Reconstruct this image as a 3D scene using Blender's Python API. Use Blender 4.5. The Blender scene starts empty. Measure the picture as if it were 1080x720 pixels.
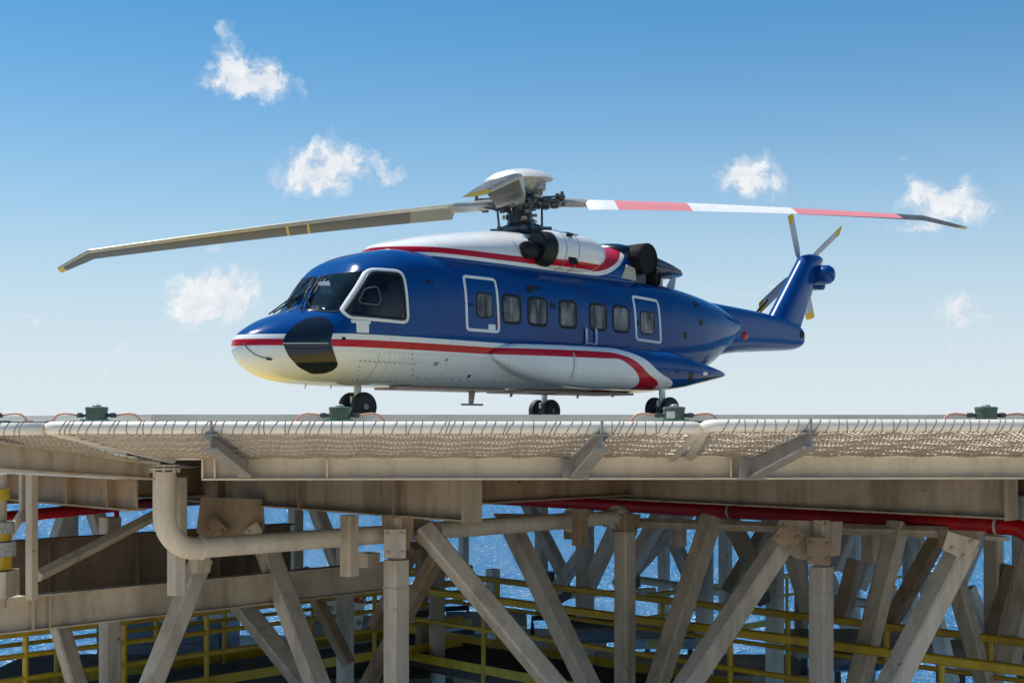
import bpy, bmesh, math, random
from mathutils import Vector, Matrix
from mathutils.bvhtree import BVHTree
from mathutils.geometry import delaunay_2d_cdt
random.seed(7)
R = math.radians
scn = bpy.context.scene
col = scn.collection
# ------------------------------------------------------------------ frame of reference
# X right, Y away from the viewer, Z up; helideck surface is z = 0, the eye stands 9 cm lower
F = 1393.0
EYE = Vector((0, 0, -0.09))
def at(px, py, Y):
    return Vector(((px - 540) / F * Y, Y, EYE.z + (450 - py) / F * Y))
# ------------------------------------------------------------------ nodes / materials
def new_mat(name):
    m = bpy.data.materials.new(name); m.use_nodes = True
    return m, m.node_tree, m.node_tree.nodes['Principled BSDF']
def N(nt, t, **kw):
    n = nt.nodes.new(t)
    for k, v in kw.items(): setattr(n, k, v)
    return n
def mth(nt, op, a, b=None, c=None, clamp=False):
    n = nt.nodes.new('ShaderNodeMath'); n.operation = op; n.use_clamp = clamp
    for i, v in enumerate((a, b, c)):
        if v is None: continue
        if isinstance(v, (int, float)): n.inputs[i].default_value = v
        else: nt.links.new(v, n.inputs[i])
    return n.outputs[0]
def mixc(nt, fac, a, b):
    n = nt.nodes.new('ShaderNodeMix'); n.data_type = 'RGBA'
    if isinstance(fac, (int, float)): n.inputs[0].default_value = fac
    else: nt.links.new(fac, n.inputs[0])
    for s, v in ((6, a), (7, b)):
        if isinstance(v, (tuple, list)): n.inputs[s].default_value = (*v[:3], 1)
        else: nt.links.new(v, n.inputs[s])
    return n.outputs[2]
def noise(nt, vec, scale, detail=4, rough=.55, mscale=None):
    if mscale is not None:
        mp = N(nt, 'ShaderNodeMapping'); mp.inputs['Scale'].default_value = mscale
        nt.links.new(vec, mp.inputs[0]); vec = mp.outputs[0]
    n = N(nt, 'ShaderNodeTexNoise'); n.inputs['Scale'].default_value = scale
    n.inputs['Detail'].default_value = detail; n.inputs['Roughness'].default_value = rough
    nt.links.new(vec, n.inputs['Vector'])
    return n.outputs[0]
def mapr(nt, v, a, b, c=0., d=1.):
    n = N(nt, 'ShaderNodeMapRange'); nt.links.new(v, n.inputs[0])
    for i, q in enumerate((a, b, c, d)): n.inputs[i + 1].default_value = q
    return n.outputs[0]
def bump(nt, bs, h, strength, dist=.01):
    b = N(nt, 'ShaderNodeBump'); b.inputs['Strength'].default_value = strength; b.inputs['Distance'].default_value = dist
    nt.links.new(h, b.inputs['Height']); nt.links.new(b.outputs[0], bs.inputs['Normal'])
def worn(name, base, dirt, rough=.5, metal=0., spread=.55, scale=1.3, streak=True, spec=.5, rust=0., pos='pos'):
    """painted or bare surface with blotchy dirt, vertical streaks and a little rust"""
    m, nt, bs = new_mat(name)
    g = N(nt, 'ShaderNodeNewGeometry'); v = g.outputs['Position']
    n1 = noise(nt, v, scale, 6, .65)
    f = mapr(nt, n1, .42, .75)
    if streak:
        n2 = noise(nt, v, 7, 4, .6, (1, 1, .12))
        f = mth(nt, 'MULTIPLY_ADD', mapr(nt, n2, .45, .72), .9, f, clamp=True)
    c = mixc(nt, mth(nt, 'MULTIPLY', f, spread), base, dirt)
    n3 = noise(nt, v, 22, 3)
    c = mixc(nt, mapr(nt, n3, .3, .75, 0, .22), c, tuple(min(1, x * 1.25) for x in base))
    if rust > 0:
        n4 = noise(nt, v, 5.5, 7, .75)
        c = mixc(nt, mapr(nt, n4, 1 - rust, 1 - rust + .06), c, (.16, .06, .025))
    nt.links.new(c, bs.inputs['Base Color'])
    nt.links.new(mapr(nt, n1, .3, .7, rough - .1, rough + .15), bs.inputs['Roughness'])
    bs.inputs['Metallic'].default_value = metal
    bs.inputs['Specular IOR Level'].default_value = spec
    bump(nt, bs, n3, .12, .01)
    return m
M = {}
M['steel'] = worn('tan_grey_steel_paint', (.54, .445, .325), (.27, .20, .13), .5, rust=.36, spread=.8)
M['steel_cool'] = worn('grey_steel_paint', (.57, .49, .395), (.30, .235, .165), .5, rust=.36, spread=.8)
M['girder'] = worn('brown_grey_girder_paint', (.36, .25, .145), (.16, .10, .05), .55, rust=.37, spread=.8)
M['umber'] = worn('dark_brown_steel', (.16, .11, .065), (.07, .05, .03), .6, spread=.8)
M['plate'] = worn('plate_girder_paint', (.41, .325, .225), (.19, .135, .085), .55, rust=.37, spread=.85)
M['edge'] = worn('cream_edge_channel', (.70, .60, .46), (.38, .30, .21), .5, spread=.4)
M['alu'] = worn('weathered_aluminium', (.55, .55, .52), (.36, .33, .27), .42, metal=.35, streak=False)
M['net_tube'] = worn('pale_net_tube', (.78, .72, .62), (.5, .42, .31), .38, streak=False, spread=.5)
M['bracket'] = worn('galvanised_bracket', (.33, .31, .29), (.18, .16, .14), .5, metal=0., rust=.35)
M['wire'] = worn('net_wire', (.42, .345, .26), (.13, .095, .065), .5, metal=.15, streak=False, scale=30)
M['lash'] = worn('lashing', (.17, .15, .13), (.08, .07, .05), .8, streak=False)
M['pipe'] = worn('cream_pipe_paint', (.66, .58, .455), (.38, .29, .19), .42, spread=.5, rust=.36)
M['red'] = worn('red_fire_main_paint', (.52, .008, .010), (.12, .01, .01), .42, spread=.6)
M['yellow'] = worn('yellow_rail_paint', (.58, .37, .010), (.25, .14, .015), .45, spread=.6, rust=.35)
M['dark'] = worn('dark_grating', (.06, .05, .042), (.03, .025, .02), .8)
M['black'] = worn('black_rubber', (.018, .018, .02), (.03, .028, .026), .6, streak=False)
M['lamp_green'] = worn('green_lamp_body', (.075, .125, .085), (.04, .055, .04), .35, streak=True, scale=9)
M['teal'] = worn('teal_base_plate', (.10, .26, .25), (.1, .12, .1), .5)
M['hose'] = worn('orange_pink_hose', (.62, .33, .24), (.35, .2, .14), .5, streak=False)
M['hubmetal'] = worn('brushed_hub_metal', (.42, .41, .39), (.12, .11, .10), .38, metal=.7, streak=False, scale=8)
M['hubdark'] = worn('dark_hub_metal', (.10, .10, .105), (.03, .03, .03), .4, metal=.5, streak=False, scale=9)
M['hubtan'] = worn('oily_hub_fittings', (.40, .30, .19), (.1, .07, .05), .4, metal=.3, streak=False, scale=9)
M['signwhite'] = worn('sign_white', (.75, .74, .7), (.5, .48, .42), .5)
M['signred'] = worn('sign_red', (.45, .02, .02), (.3, .03, .03), .5)
M['signblack'] = worn('sign_black', (.03, .03, .03), (.05, .05, .05), .5)
M['concretegrey'] = worn('lower_deck_grey', (.30, .31, .31), (.16, .15, .14), .7)
M['rope'] = worn('mottled_rope', (.35, .34, .32), (.08, .07, .06), .8, scale=40, spread=.9, streak=False)
# ------------------------------------------------------------------ mesh builder
class MB:
    def __init__(s): s.v = []; s.f = []; s.mi = []
    def add(s, vs, fs, mi=0):
        o = len(s.v); s.v += [tuple(p) for p in vs]
        for f in fs: s.f.append(tuple(i + o for i in f)); s.mi.append(mi)
        return s
    def box(s, c, d, rot=None, mi=0):
        c = Vector(c); h = [x / 2 for x in d]
        vs = []
        for sx in (-1, 1):
            for sy in (-1, 1):
                for sz in (-1, 1):
                    p = Vector((sx * h[0], sy * h[1], sz * h[2]))
                    if rot is not None: p = rot @ p
                    vs.append(c + p)
        return s.add(vs, [(0, 1, 3, 2), (4, 6, 7, 5), (0, 4, 5, 1), (2, 3, 7, 6), (0, 2, 6, 4), (1, 5, 7, 3)], mi)
    def prism(s, a, b, sec, e1, e2, mi=0, scale_b=1.):
        """extrude the closed section sec (list of 2-D) from a to b in the basis e1,e2"""
        n = len(sec); vs = []
        for p, k in ((a, 1.), (b, scale_b)):
            for q in sec: vs.append(p + e1 * q[0] * k + e2 * q[1] * k)
        fs = [(i, (i + 1) % n, n + (i + 1) % n, n + i) for i in range(n)]
        fs += [tuple(range(n - 1, -1, -1)), tuple(range(n, 2 * n))]
        return s.add(vs, fs, mi)
    def boxbeam(s, a, b, w, tw=45., mi=0, bev=.012, w2=None):
        """square hollow section seen on its edge; tw turns it about its own axis"""
        a = Vector(a); b = Vector(b); d = (b - a).normalized()
        e1 = d.cross(Vector((0, 1, 0))).normalized(); e2 = d.cross(e1).normalized()
        h = w / 2; g = (w2 or w) / 2; c = bev
        sec = [(h - c, -g), (h, -g + c), (h, g - c), (h - c, g), (-h + c, g), (-h, g - c), (-h, -g + c), (-h + c, -g)]
        ct, st = math.cos(R(tw)), math.sin(R(tw))
        sec = [(x * ct - y * st, x * st + y * ct) for x, y in sec]
        return s.prism(a, b, sec, e1, e2, mi)
    def ibeam(s, a, b, h, w, tf=.014, tw=.01, mi=0, h2=None, up=Vector((0, 0, 1))):
        """I section with its top at a..b; h2 = depth at b for a tapered one"""
        a = Vector(a); b = Vector(b); d = (b - a).normalized(); sd = d.cross(up).normalized(); u = sd.cross(d).normalized()
        h2 = h2 or h
        def piece(y0, y1, z0a, z1a, z0b, z1b):
            vs = []
            for p, z0, z1 in ((a, z0a, z1a), (b, z0b, z1b)):
                vs += [p + sd * y0 + u * z0, p + sd * y1 + u * z0, p + sd * y1 + u * z1, p + sd * y0 + u * z1]
            s.add(vs, [(0, 1, 2, 3), (7, 6, 5, 4), (0, 4, 5, 1), (1, 5, 6, 2), (2, 6, 7, 3), (3, 7, 4, 0)], mi)
        piece(-w / 2, w / 2, -tf, 0, -tf, 0)
        piece(-tw / 2, tw / 2, -h + tf, -tf, -h2 + tf, -tf)
        piece(-w / 2, w / 2, -h, -h + tf, -h2, -h2 + tf)
        return s
    def tube(s, pts, r, seg=12, mi=0, caps=True, rr=None):
        pts = [Vector(p) for p in pts]; n = len(pts); vs = []; fs = []
        ref = None
        for i, p in enumerate(pts):
            d = (pts[min(i + 1, n - 1)] - pts[max(i - 1, 0)]).normalized()
            if ref is None:
                ref = d.cross(Vector((0, 0, 1)))
                if ref.length < .1: ref = d.cross(Vector((0, 1, 0)))
                ref.normalize()
            ref = (ref - d * ref.dot(d)).normalized(); u = d.cross(ref)
            k = rr[i] if rr else r
            for j in range(seg):
                t = 2 * math.pi * j / seg
                vs.append(p + ref * (math.cos(t) * k) + u * (math.sin(t) * k))
        for i in range(n - 1):
            for j in range(seg):
                a = i * seg + j; b = i * seg + (j + 1) % seg
                fs.append((a, b, b + seg, a + seg))
        if caps: fs += [tuple(range(seg - 1, -1, -1)), tuple(range((n - 1) * seg, n * seg))]
        return s.add(vs, fs, mi)
    def lathe(s, prof, seg=32, M4=None, mi=0):
        """prof: (radius, height) pairs turned about local z"""
        vs = []; fs = []; n = len(prof)
        for r, z in prof:
            for j in range(seg):
                t = 2 * math.pi * j / seg
                p = Vector((r * math.cos(t), r * math.sin(t), z))
                vs.append(M4 @ p if M4 is not None else p)
        for i in range(n - 1):
            for j in range(seg):
                a = i * seg + j; b = i * seg + (j + 1) % seg
                fs.append((a, b, b + seg, a + seg))
        fs += [tuple(range(seg - 1, -1, -1)), tuple(range((n - 1) * seg, n * seg))]
        return s.add(vs, fs, mi)
    def loft(s, secs, closed_ends=True, mi=0):
        n = len(secs[0]); vs = [p for sec in secs for p in sec]; fs = []
        for i in range(len(secs) - 1):
            for j in range(n):
                a = i * n + j; b = i * n + (j + 1) % n
                fs.append((a, b, b + n, a + n))
        if closed_ends: fs += [tuple(range(n - 1, -1, -1)), tuple(range((len(secs) - 1) * n, len(secs) * n))]
        return s.add(vs, fs, mi)
    def build(s, name, mat, parent=None, smooth=False, local=False, autos=None):
        me = bpy.data.meshes.new(name)
        vs = s.v
        if parent is not None and not local:
            inv = WM(parent).inverted(); vs = [tuple(inv @ Vector(p)) for p in vs]
        me.from_pydata(vs, [], s.f); me.validate()
        for m in (mat if isinstance(mat, list) else [mat]): me.materials.append(m)
        if len(me.polygons) == len(s.mi):
            for p, k in zip(me.polygons, s.mi): p.material_index = k
        bm = bmesh.new(); bm.from_mesh(me); bmesh.ops.recalc_face_normals(bm, faces=bm.faces); bm.to_mesh(me); bm.free()
        if smooth or autos:
            me.polygons.foreach_set('use_smooth', [True] * len(me.polygons))
            if autos:
                try: me.set_sharp_from_angle(angle=R(autos))
                except Exception: pass
        o = bpy.data.objects.new(name, me); col.objects.link(o)
        if parent is not None: o.parent = parent
        return o
def WM(o):
    m = Matrix.LocRotScale(o.location, o.rotation_euler, o.scale) if o.rotation_mode != 'QUATERNION' else o.matrix_basis.copy()
    return (WM(o.parent) @ m) if o.parent else m
def tag(o, label, cat, group=None, kind=None):
    if label: o['label'] = label
    if cat: o['category'] = cat
    if group: o['group'] = group
    if kind: o['kind'] = kind
    return o
def thing(name, label, cat, loc, rz=0, group=None):
    o = bpy.data.objects.new(name, None); col.objects.link(o); o.empty_display_size = .2
    o.location = loc; o.rotation_euler = (0, 0, rz)
    return tag(o, label, cat, group)
def copy_tree(o, parent=None):
    c = o.copy(); col.objects.link(c)
    if parent is not None: c.parent = parent
    for ch in list(o.children):
        copy_tree(ch, c)
    return c
def interp(tab, x):
    """smooth (monotone cubic) interpolation through [(x, y...)]"""
    xs = [t[0] for t in tab]
    if x <= xs[0]: return list(tab[0][1:])
    if x >= xs[-1]: return list(tab[-1][1:])
    i = max(k for k in range(len(xs)) if xs[k] <= x)
    out = []
    for c in range(1, len(tab[0])):
        y = [t[c] for t in tab]
        def sl(k):
            if k <= 0 or k >= len(xs) - 1:
                k0 = min(max(k, 0), len(xs) - 2) if k <= 0 else len(xs) - 2
                return (y[k0 + 1] - y[k0]) / (xs[k0 + 1] - xs[k0])
            a = (y[k] - y[k - 1]) / (xs[k] - xs[k - 1]); b = (y[k + 1] - y[k]) / (xs[k + 1] - xs[k])
            return 0 if a * b <= 0 else 2 * a * b / (a + b)
        h = xs[i + 1] - xs[i]; t = (x - xs[i]) / h; m0, m1 = sl(i) * h, sl(i + 1) * h
        out.append((2*t**3-3*t*t+1)*y[i] + (t**3-2*t*t+t)*m0 + (-2*t**3+3*t*t)*y[i+1] + (t**3-t*t)*m1)
    return out
def rounded(poly, r, k=5):
    out = []; n = len(poly)
    for i in range(n):
        p0, p, p1 = Vector(poly[i - 1]), Vector(poly[i]), Vector(poly[(i + 1) % n])
        a = (p0 - p); b = (p1 - p); ra = min(r, a.length * .45, b.length * .45)
        A = p + a.normalized() * ra; B = p + b.normalized() * ra
        for j in range(k + 1):
            t = j / k
            out.append(tuple(A * (1 - t) ** 2 + p * 2 * t * (1 - t) + B * t * t))
    return out
def inset(poly, d):
    """move a (roughly convex) outline inward by d"""
    n = len(poly); area = sum(poly[i - 1][0] * poly[i][1] - poly[i][0] * poly[i - 1][1] for i in range(n))
    sg = 1 if area > 0 else -1; out = []
    for i in range(n):
        p0, p, p1 = Vector(poly[i - 1]), Vector(poly[i]), Vector(poly[(i + 1) % n])
        t = (p1 - p0)
        if t.length < 1e-9: continue
        t.normalize(); out.append(tuple(p + Vector((-t.y, t.x)) * d * sg))
    return out
def inside(poly, x, y):
    c = False; n = len(poly)
    for i in range(n):
        x0, y0 = poly[i - 1]; x1, y1 = poly[i]
        if (y0 > y) != (y1 > y) and x < (x1 - x0) * (y - y0) / (y1 - y0) + x0: c = not c
    return c
def resample(poly, step):
    out = []; n = len(poly)
    for i in range(n):
        p, q = Vector(poly[i]), Vector(poly[(i + 1) % n]); k = max(1, int((q - p).length / step))
        for j in range(k): out.append(tuple(p.lerp(q, j / k)))
    return out
SKY_DUST = .6; SKY_SAT = 1.0; SKY_STR = .13; SUN_STR = 4.3; EXPO = 0.35; SKY_GAIN = (.16, .54, .72); K_ = 6.03
HAZE = (.715 * K_, .80 * K_, .86 * K_); CLOUD_A = (.93 * K_, .94 * K_, .95 * K_); CLOUD_B = (.72 * K_, .77 * K_, .84 * K_)
# ================================================================== HELICOPTER
HEL = (.145, 25.3, 0.)
heli = thing('helicopter', 'blue and white twin engine helicopter with red stripes, parked on the helideck', 'helicopter', HEL, R(45))
HW = WM(heli); HI = HW.inverted(); EL = HI @ EYE
def l2px(p):
    w = HW @ Vector(p)
    return (540 + F * w.x / w.y, 450 - F * (w.z - EYE.z) / w.y)
def az(x, y, p):
    k = (x - 540) / F; c = math.cos(R(45))
    a = (k * (HEL[1] - c * p) - HEL[0] - c * p) / (c * (1 - k)); Y = HEL[1] + c * a - c * p
    return (a, (450 - y) * Y / F + EYE.z)
# ---- livery: boundaries as curves of the station along the body
def curve_node(nt, x, pts, x0, x1, y0, y1):
    cn = N(nt, 'ShaderNodeFloatCurve'); cv = cn.mapping.curves[0]
    P = [((a - x0) / (x1 - x0), (b - y0) / (y1 - y0)) for a, b in pts]
    P = [(-.0001 if i == 0 and p[0] > 0 else p[0], p[1]) for i, p in enumerate(P)]
    P = [(max(0, min(1, a)), max(0, min(1, b))) for a, b in P]
    if P[-1][0] < 1: P.append((1, P[-1][1]))
    if P[0][0] > 0: P.insert(0, (0, P[0][1]))
    while len(cv.points) < len(P): cv.points.new(.5, .5)
    for q, p in zip(cv.points, P): q.location = p; q.handle_type = 'AUTO_CLAMPED'
    cn.mapping.update()
    xn = mapr(nt, x, x0, x1); nt.links.new(xn, cn.inputs['Value'])
    return mapr(nt, cn.outputs[0], 0, 1, y0, y1)
BLUE = (.0012, .050, .215); RED = (.50, .008, .022); WHITE = (.78, .78, .77)
def paint(name, bands, base_top, rough=.16, interior=True, lines=True):
    """bands: list of (curve points, colour below that curve), from the top one down"""
    m, nt, bs = new_mat(name)
    tc = N(nt, 'ShaderNodeTexCoord'); sp = N(nt, 'ShaderNodeSeparateXYZ'); nt.links.new(tc.outputs['Object'], sp.inputs[0])
    x, y, z = sp.outputs
    c = N(nt, 'ShaderNodeRGB'); c.outputs[0].default_value = (*base_top, 1); c = c.outputs[0]
    for pts, colr in bands:
        b = curve_node(nt, x, pts, -7, 5, -1, 5)
        f = mth(nt, 'MULTIPLY_ADD', mth(nt, 'SUBTRACT', b, z), 220, .5, clamp=True)
        c = mixc(nt, f, c, colr)
    nz = noise(nt, tc.outputs['Object'], 1.1, 5, .6)
    c = mixc(nt, mapr(nt, nz, .45, .8, 0, .10), c, (.05, .05, .05))
    if lines:   # riveted panel joints: real thin seams of the skin
        def seam(v, period, off, w):
            t = mth(nt, 'PINGPONG', mth(nt, 'ADD', v, off), period / 2)
            return mth(nt, 'LESS_THAN', t, w)
        sx = seam(x, 1.27, .31, .0045)
        c = mixc(nt, mth(nt, 'MULTIPLY', sx, .35), c, (.02, .03, .05))
    if interior:
        g = N(nt, 'ShaderNodeNewGeometry'); c = mixc(nt, g.outputs['Backfacing'], c, (.10, .10, .105))
    nt.links.new(c, bs.inputs['Base Color'])
    bs.inputs['Roughness'].default_value = rough
    bs.inputs['Coat Weight'].default_value = .32; bs.inputs['Coat Roughness'].default_value = .05; bs.inputs['Specular IOR Level'].default_value = .15
    n2 = noise(nt, tc.outputs['Object'], 1.6, 2, .4); bump(nt, bs, n2, .10, .05)
    return m
def curve_px(l, p): return [az(x, y, p) for x, y in l]
k_blue = [(-7, 1.36), (-5.8, 1.37), (-4.8, 1.40), (-2, 1.385), (.6, 1.375)] + curve_px([(662, 370), (678, 378), (694, 392.5), (713, 405)], 1.9) + [(3.0, -.5)]
k_red1 = [(-7, 1.29), (-5.8, 1.29), (-4.8, 1.31), (-2, 1.30), (.5, 1.285)] + curve_px([(654, 373.4), (668, 379.7), (683, 394), (699, 406)], 1.9) + [(2.5, -.5)]
k_red2 = [(-7, 1.18), (-4.8, 1.19), (-2, 1.18), (.4, 1.165)] + curve_px([(649, 378), (662, 384.5), (671.5, 394), (678, 404.7)], 1.9) + [(1.9, -.5)]
P_FUS = paint('helicopter_livery', [(k_blue, WHITE), (k_red1, RED), (k_red2, WHITE)], BLUE)
u_white = [(-7, 3.08), (-4.1, 3.05), (-3.9, 3.02), (-3.4, 2.985), (.9, 2.985), (1.1, 3.08), (1.22, 3.3), (1.32, 3.7), (1.45, 4.6)]
u_red = [(-7, 2.93), (-3.9, 2.91), (-3.4, 2.885), (.85, 2.875), (1.2, 2.915), (1.62, 3.07), (1.98, 3.32), (2.28, 3.58), (2.6, 4.4)]
u_blue = [(-7, 2.86), (-3.4, 2.825), (.9, 2.80), (1.3, 2.85), (1.7, 3.02), (2.05, 3.27), (2.35, 3.52), (2.7, 4.4)]
P_COWL = paint('cowling_livery', [(u_white, RED), (u_red, WHITE), (u_blue, BLUE)], WHITE, interior=False)
def flatpaint(name, c, rough=.16, coat=.6):
    m, nt, bs = new_mat(name); tc = N(nt, 'ShaderNodeTexCoord')
    nz = noise(nt, tc.outputs['Object'], 2.2, 5, .6)
    nt.links.new(mixc(nt, mapr(nt, nz, .45, .8, 0, .12), c, (.05, .05, .05)), bs.inputs['Base Color'])
    bs.inputs['Roughness'].default_value = rough; bs.inputs['Specular IOR Level'].default_value = .2; bs.inputs['Coat Weight'].default_value = coat * .8; bs.inputs['Coat Roughness'].default_value = .12
    bump(nt, bs, noise(nt, tc.outputs['Object'], 2.0, 2, .4), .08, .05)
    return m
P_BLUE = flatpaint('blue_paint', BLUE, .26, .4); P_WHITE = flatpaint('white_paint', WHITE, .25); P_DKBLUE = flatpaint('dark_blue_paint', (.006, .014, .035), .25)
P_GREY = flatpaint('grey_paint', (.42, .42, .42), .4, .1); P_SEAL = flatpaint('black_seal', (.015, .015, .017), .45, .1)
P_HATCH = flatpaint('hatch_rubber', (.14, .15, .16), .5, .1)
P_RIV = flatpaint('rivet_heads', (.012, .03, .09), .5, .1); P_RIVW = flatpaint('grey_rivet_heads', (.30, .29, .28), .5, .1)
P_BEACON = flatpaint('red_beacon', (.6, .05, .03), .2)
P_SOOT = flatpaint('sooty_exhaust', (.008, .008, .008), .75, 0)
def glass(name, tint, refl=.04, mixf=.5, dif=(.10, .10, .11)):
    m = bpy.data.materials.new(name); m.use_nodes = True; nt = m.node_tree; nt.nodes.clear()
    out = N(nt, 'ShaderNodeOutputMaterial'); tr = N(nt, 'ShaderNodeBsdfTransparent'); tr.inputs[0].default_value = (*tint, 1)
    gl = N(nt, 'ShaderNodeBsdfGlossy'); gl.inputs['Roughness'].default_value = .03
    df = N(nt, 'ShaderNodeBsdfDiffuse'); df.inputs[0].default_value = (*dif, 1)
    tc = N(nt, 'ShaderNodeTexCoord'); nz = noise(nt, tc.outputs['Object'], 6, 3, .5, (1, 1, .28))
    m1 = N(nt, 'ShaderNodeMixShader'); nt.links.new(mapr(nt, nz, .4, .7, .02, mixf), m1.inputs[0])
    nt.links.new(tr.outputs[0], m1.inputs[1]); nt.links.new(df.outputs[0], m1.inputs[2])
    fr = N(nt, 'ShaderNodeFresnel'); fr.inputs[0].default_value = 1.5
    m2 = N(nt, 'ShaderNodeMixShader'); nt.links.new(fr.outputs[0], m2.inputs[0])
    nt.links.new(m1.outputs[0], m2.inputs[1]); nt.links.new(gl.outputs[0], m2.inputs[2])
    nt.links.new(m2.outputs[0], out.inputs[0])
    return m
G_CAB = glass('cabin_window_glass', (.75, .75, .77), mixf=.75, dif=(.34, .33, .32))  # pale wavy streaks mixed into the panes stand for reflections
G_WS = glass('windscreen_glass', (.55, .50, .52), mixf=.10)
G_CHIN = flatpaint('chin_glass', (.010, .014, .022), .03, 1.)
# ---- body
#        a     zt    zb    w    zc   ntop  nbot
FT = [(-6.36, 1.24, 1.14, .03, 1.19, 2.0, 2.0), (-6.33, 1.31, 1.06, .15, 1.19, 2.0, 2.0), (-6.25, 1.40, .96, .30, 1.19, 2.0, 2.0),
      (-6.08, 1.51, .82, .48, 1.18, 2.1, 2.0), (-5.80, 1.65, .70, .67, 1.17, 2.2, 2.1), (-5.45, 1.77, .635, .85, 1.18, 2.3, 2.2),
      (-5.15, 1.88, .61, .96, 1.22, 2.4, 2.3), (-4.90, 2.16, .60, 1.03, 1.30, 2.6, 2.5), (-4.65, 2.47, .595, 1.08, 1.40, 2.9, 2.6),
      (-4.42, 2.68, .59, 1.115, 1.5, 3.1, 2.8), (-4.0, 2.85, .59, 1.15, 1.6, 3.3, 3.0), (-3.5, 2.95, .59, 1.18, 1.65, 3.5, 3.0),
      (-2.5, 2.94, .59, 1.20, 1.7, 3.8, 3.0), (2.4, 2.90, .59, 1.20, 1.7, 3.8, 3.0), (3.4, 2.87, .62, 1.19, 1.75, 3.6, 2.8),
      (4.3, 2.80, .78, 1.13, 1.80, 3.2, 2.6), (5.13, 2.70, 1.10, 1.0, 1.92, 2.8, 2.4), (5.9, 2.58, 1.54, .80, 2.0, 2.3, 2.2),
      (6.4, 2.42, 1.88, .61, 2.14, 2.0, 2.0), (6.62, 2.30, 2.06, .42, 2.16, 2.0, 2.0), (6.7, 2.22, 2.11, .2, 2.165, 2.0, 2.0)]
def section(P, n, a):
    zt, zb, w, zc, nt_, nb = P; out = []
    for j in range(n):
        t = 2 * math.pi * (j + .5) / n; c, s_ = math.cos(t), math.sin(t); e = nt_ if s_ > 0 else nb
        y = w * math.copysign(abs(c) ** (2 / e), c); q = abs(s_) ** (2 / e)
        out.append(Vector((a, y, zc + (zt - zc) * q if s_ > 0 else zc - (zc - zb) * q)))
    return out
stations = []
a = -6.36
while a < 6.7:
    stations.append(a); a += .006 if a < -6.3 else (.015 if a < -6.2 else (.028 if a < 3.2 else .06))
stations.append(6.7)
fus = MB(); fus.loft([section(interp(FT, a), 236, a) for a in stations])
# search tree of the full skin, for fitting glass, doors and frames onto it
BV = BVHTree.FromPolygons([Vector(p) for p in fus.v], fus.f)
def map_side(q):          # q = (a, z): straight in from port
    h = BV.ray_cast(Vector((q[0], -6, q[1])), Vector((0, 1, 0)))
    if h[0] is None: return None
    nrm = h[1] if h[1].y < 0 else -h[1]
    return h[0], nrm
def map_px(q):
    w = at(q[0], q[1], 20.); d = (HI @ w - EL).normalized(); h = BV.ray_cast(EL, d)
    if h[0] is None: return None
    nrm = h[1] if h[1].dot(d) < 0 else -h[1]
    return h[0], nrm
def patch(mb, poly, mp, off, step=.06, mi=0, flip=False, bulge=0.):
    """a sheet following the skin inside the outline, lifted by off"""
    b = resample(poly, step); xs = [p[0] for p in b]; ys = [p[1] for p in b]
    pts = list(b); x = min(xs) + step * .5
    inn = inset(b, step * .3)
    while x < max(xs):
        y = min(ys) + step * .5
        while y < max(ys):
            if inside(inn, x, y): pts.append((x, y))
            y += step
        x += step
    r = delaunay_2d_cdt([Vector(p) for p in pts], [], [list(range(len(b)))], 1, 1e-5)
    cx = sum(xs) / len(xs); cy = sum(ys) / len(ys)
    vs = []; ok = []
    for p in r[0]:
        h = mp(p)
        if h is None: vs.append(Vector((0, 0, 0))); ok.append(False); continue
        v = h[0] + h[1] * off
        if flip: v = Vector((v.x, -v.y, v.z))
        vs.append(v); ok.append(True)
    mb.add(vs, [tuple(f) for f in r[2] if all(ok[i] for i in f)], mi)
def ring(mb, outer, inner, mp, off, lift, step=.05, mi=0, flip=False):
    """raised frame between two outlines with the same number of points"""
    n = len(outer); loops = []
    def M3(q, o):
        h = mp(q)
        if h is None: return None
        v = h[0] + h[1] * o
        return Vector((v.x, -v.y, v.z)) if flip else v
    O, I = [], []
    for i in range(n):
        o0, o1, i0, i1 = Vector(outer[i]), Vector(outer[(i + 1) % n]), Vector(inner[i]), Vector(inner[(i + 1) % n])
        k = max(1, int((o1 - o0).length / step))
        for j in range(k): O.append(o0.lerp(o1, j / k)); I.append(i0.lerp(i1, j / k))
    m = len(O); vs = []
    for j in range(m):
        o, i_ = O[j], I[j]; mid1 = o.lerp(i_, .2); mid2 = o.lerp(i_, .8)
        row = [M3(o, off), M3(mid1, off + lift), M3(mid2, off + lift), M3(i_, off)]
        if any(r is None for r in row): row = [None] * 4
        vs.append(row)
    flat = []; idx = []
    for row in vs:
        if row[0] is None: idx.append(None)
        else: idx.append(len(flat)); flat += row
    fs = []
    for j in range(m):
        p, q = idx[j], idx[(j + 1) % m]
        if p is None or q is None: continue
        for k in range(3): fs.append((p + k, p + k + 1, q + k + 1, q + k))
    mb.add(flat, fs, mi)
def rect(a0, z0, a1, z1, sk=0): return [(a0, z0), (a1, z0 + sk), (a1, z1 + sk), (a0, z1)]
holes_side = []; holes_px = []
# cockpit side window
cw = [az(396, 280.5, 1.1), az(429, 284, 1.15), az(433.5, 342, 1.2), az(374, 336, 1.14), az(366.5, 327, 1.1)]
cw_o = rounded(cw, .16); cw_i = inset(cw_o, .055); cw_g = inset(cw_o, .085)
holes_side.append(cw_g)
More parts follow.
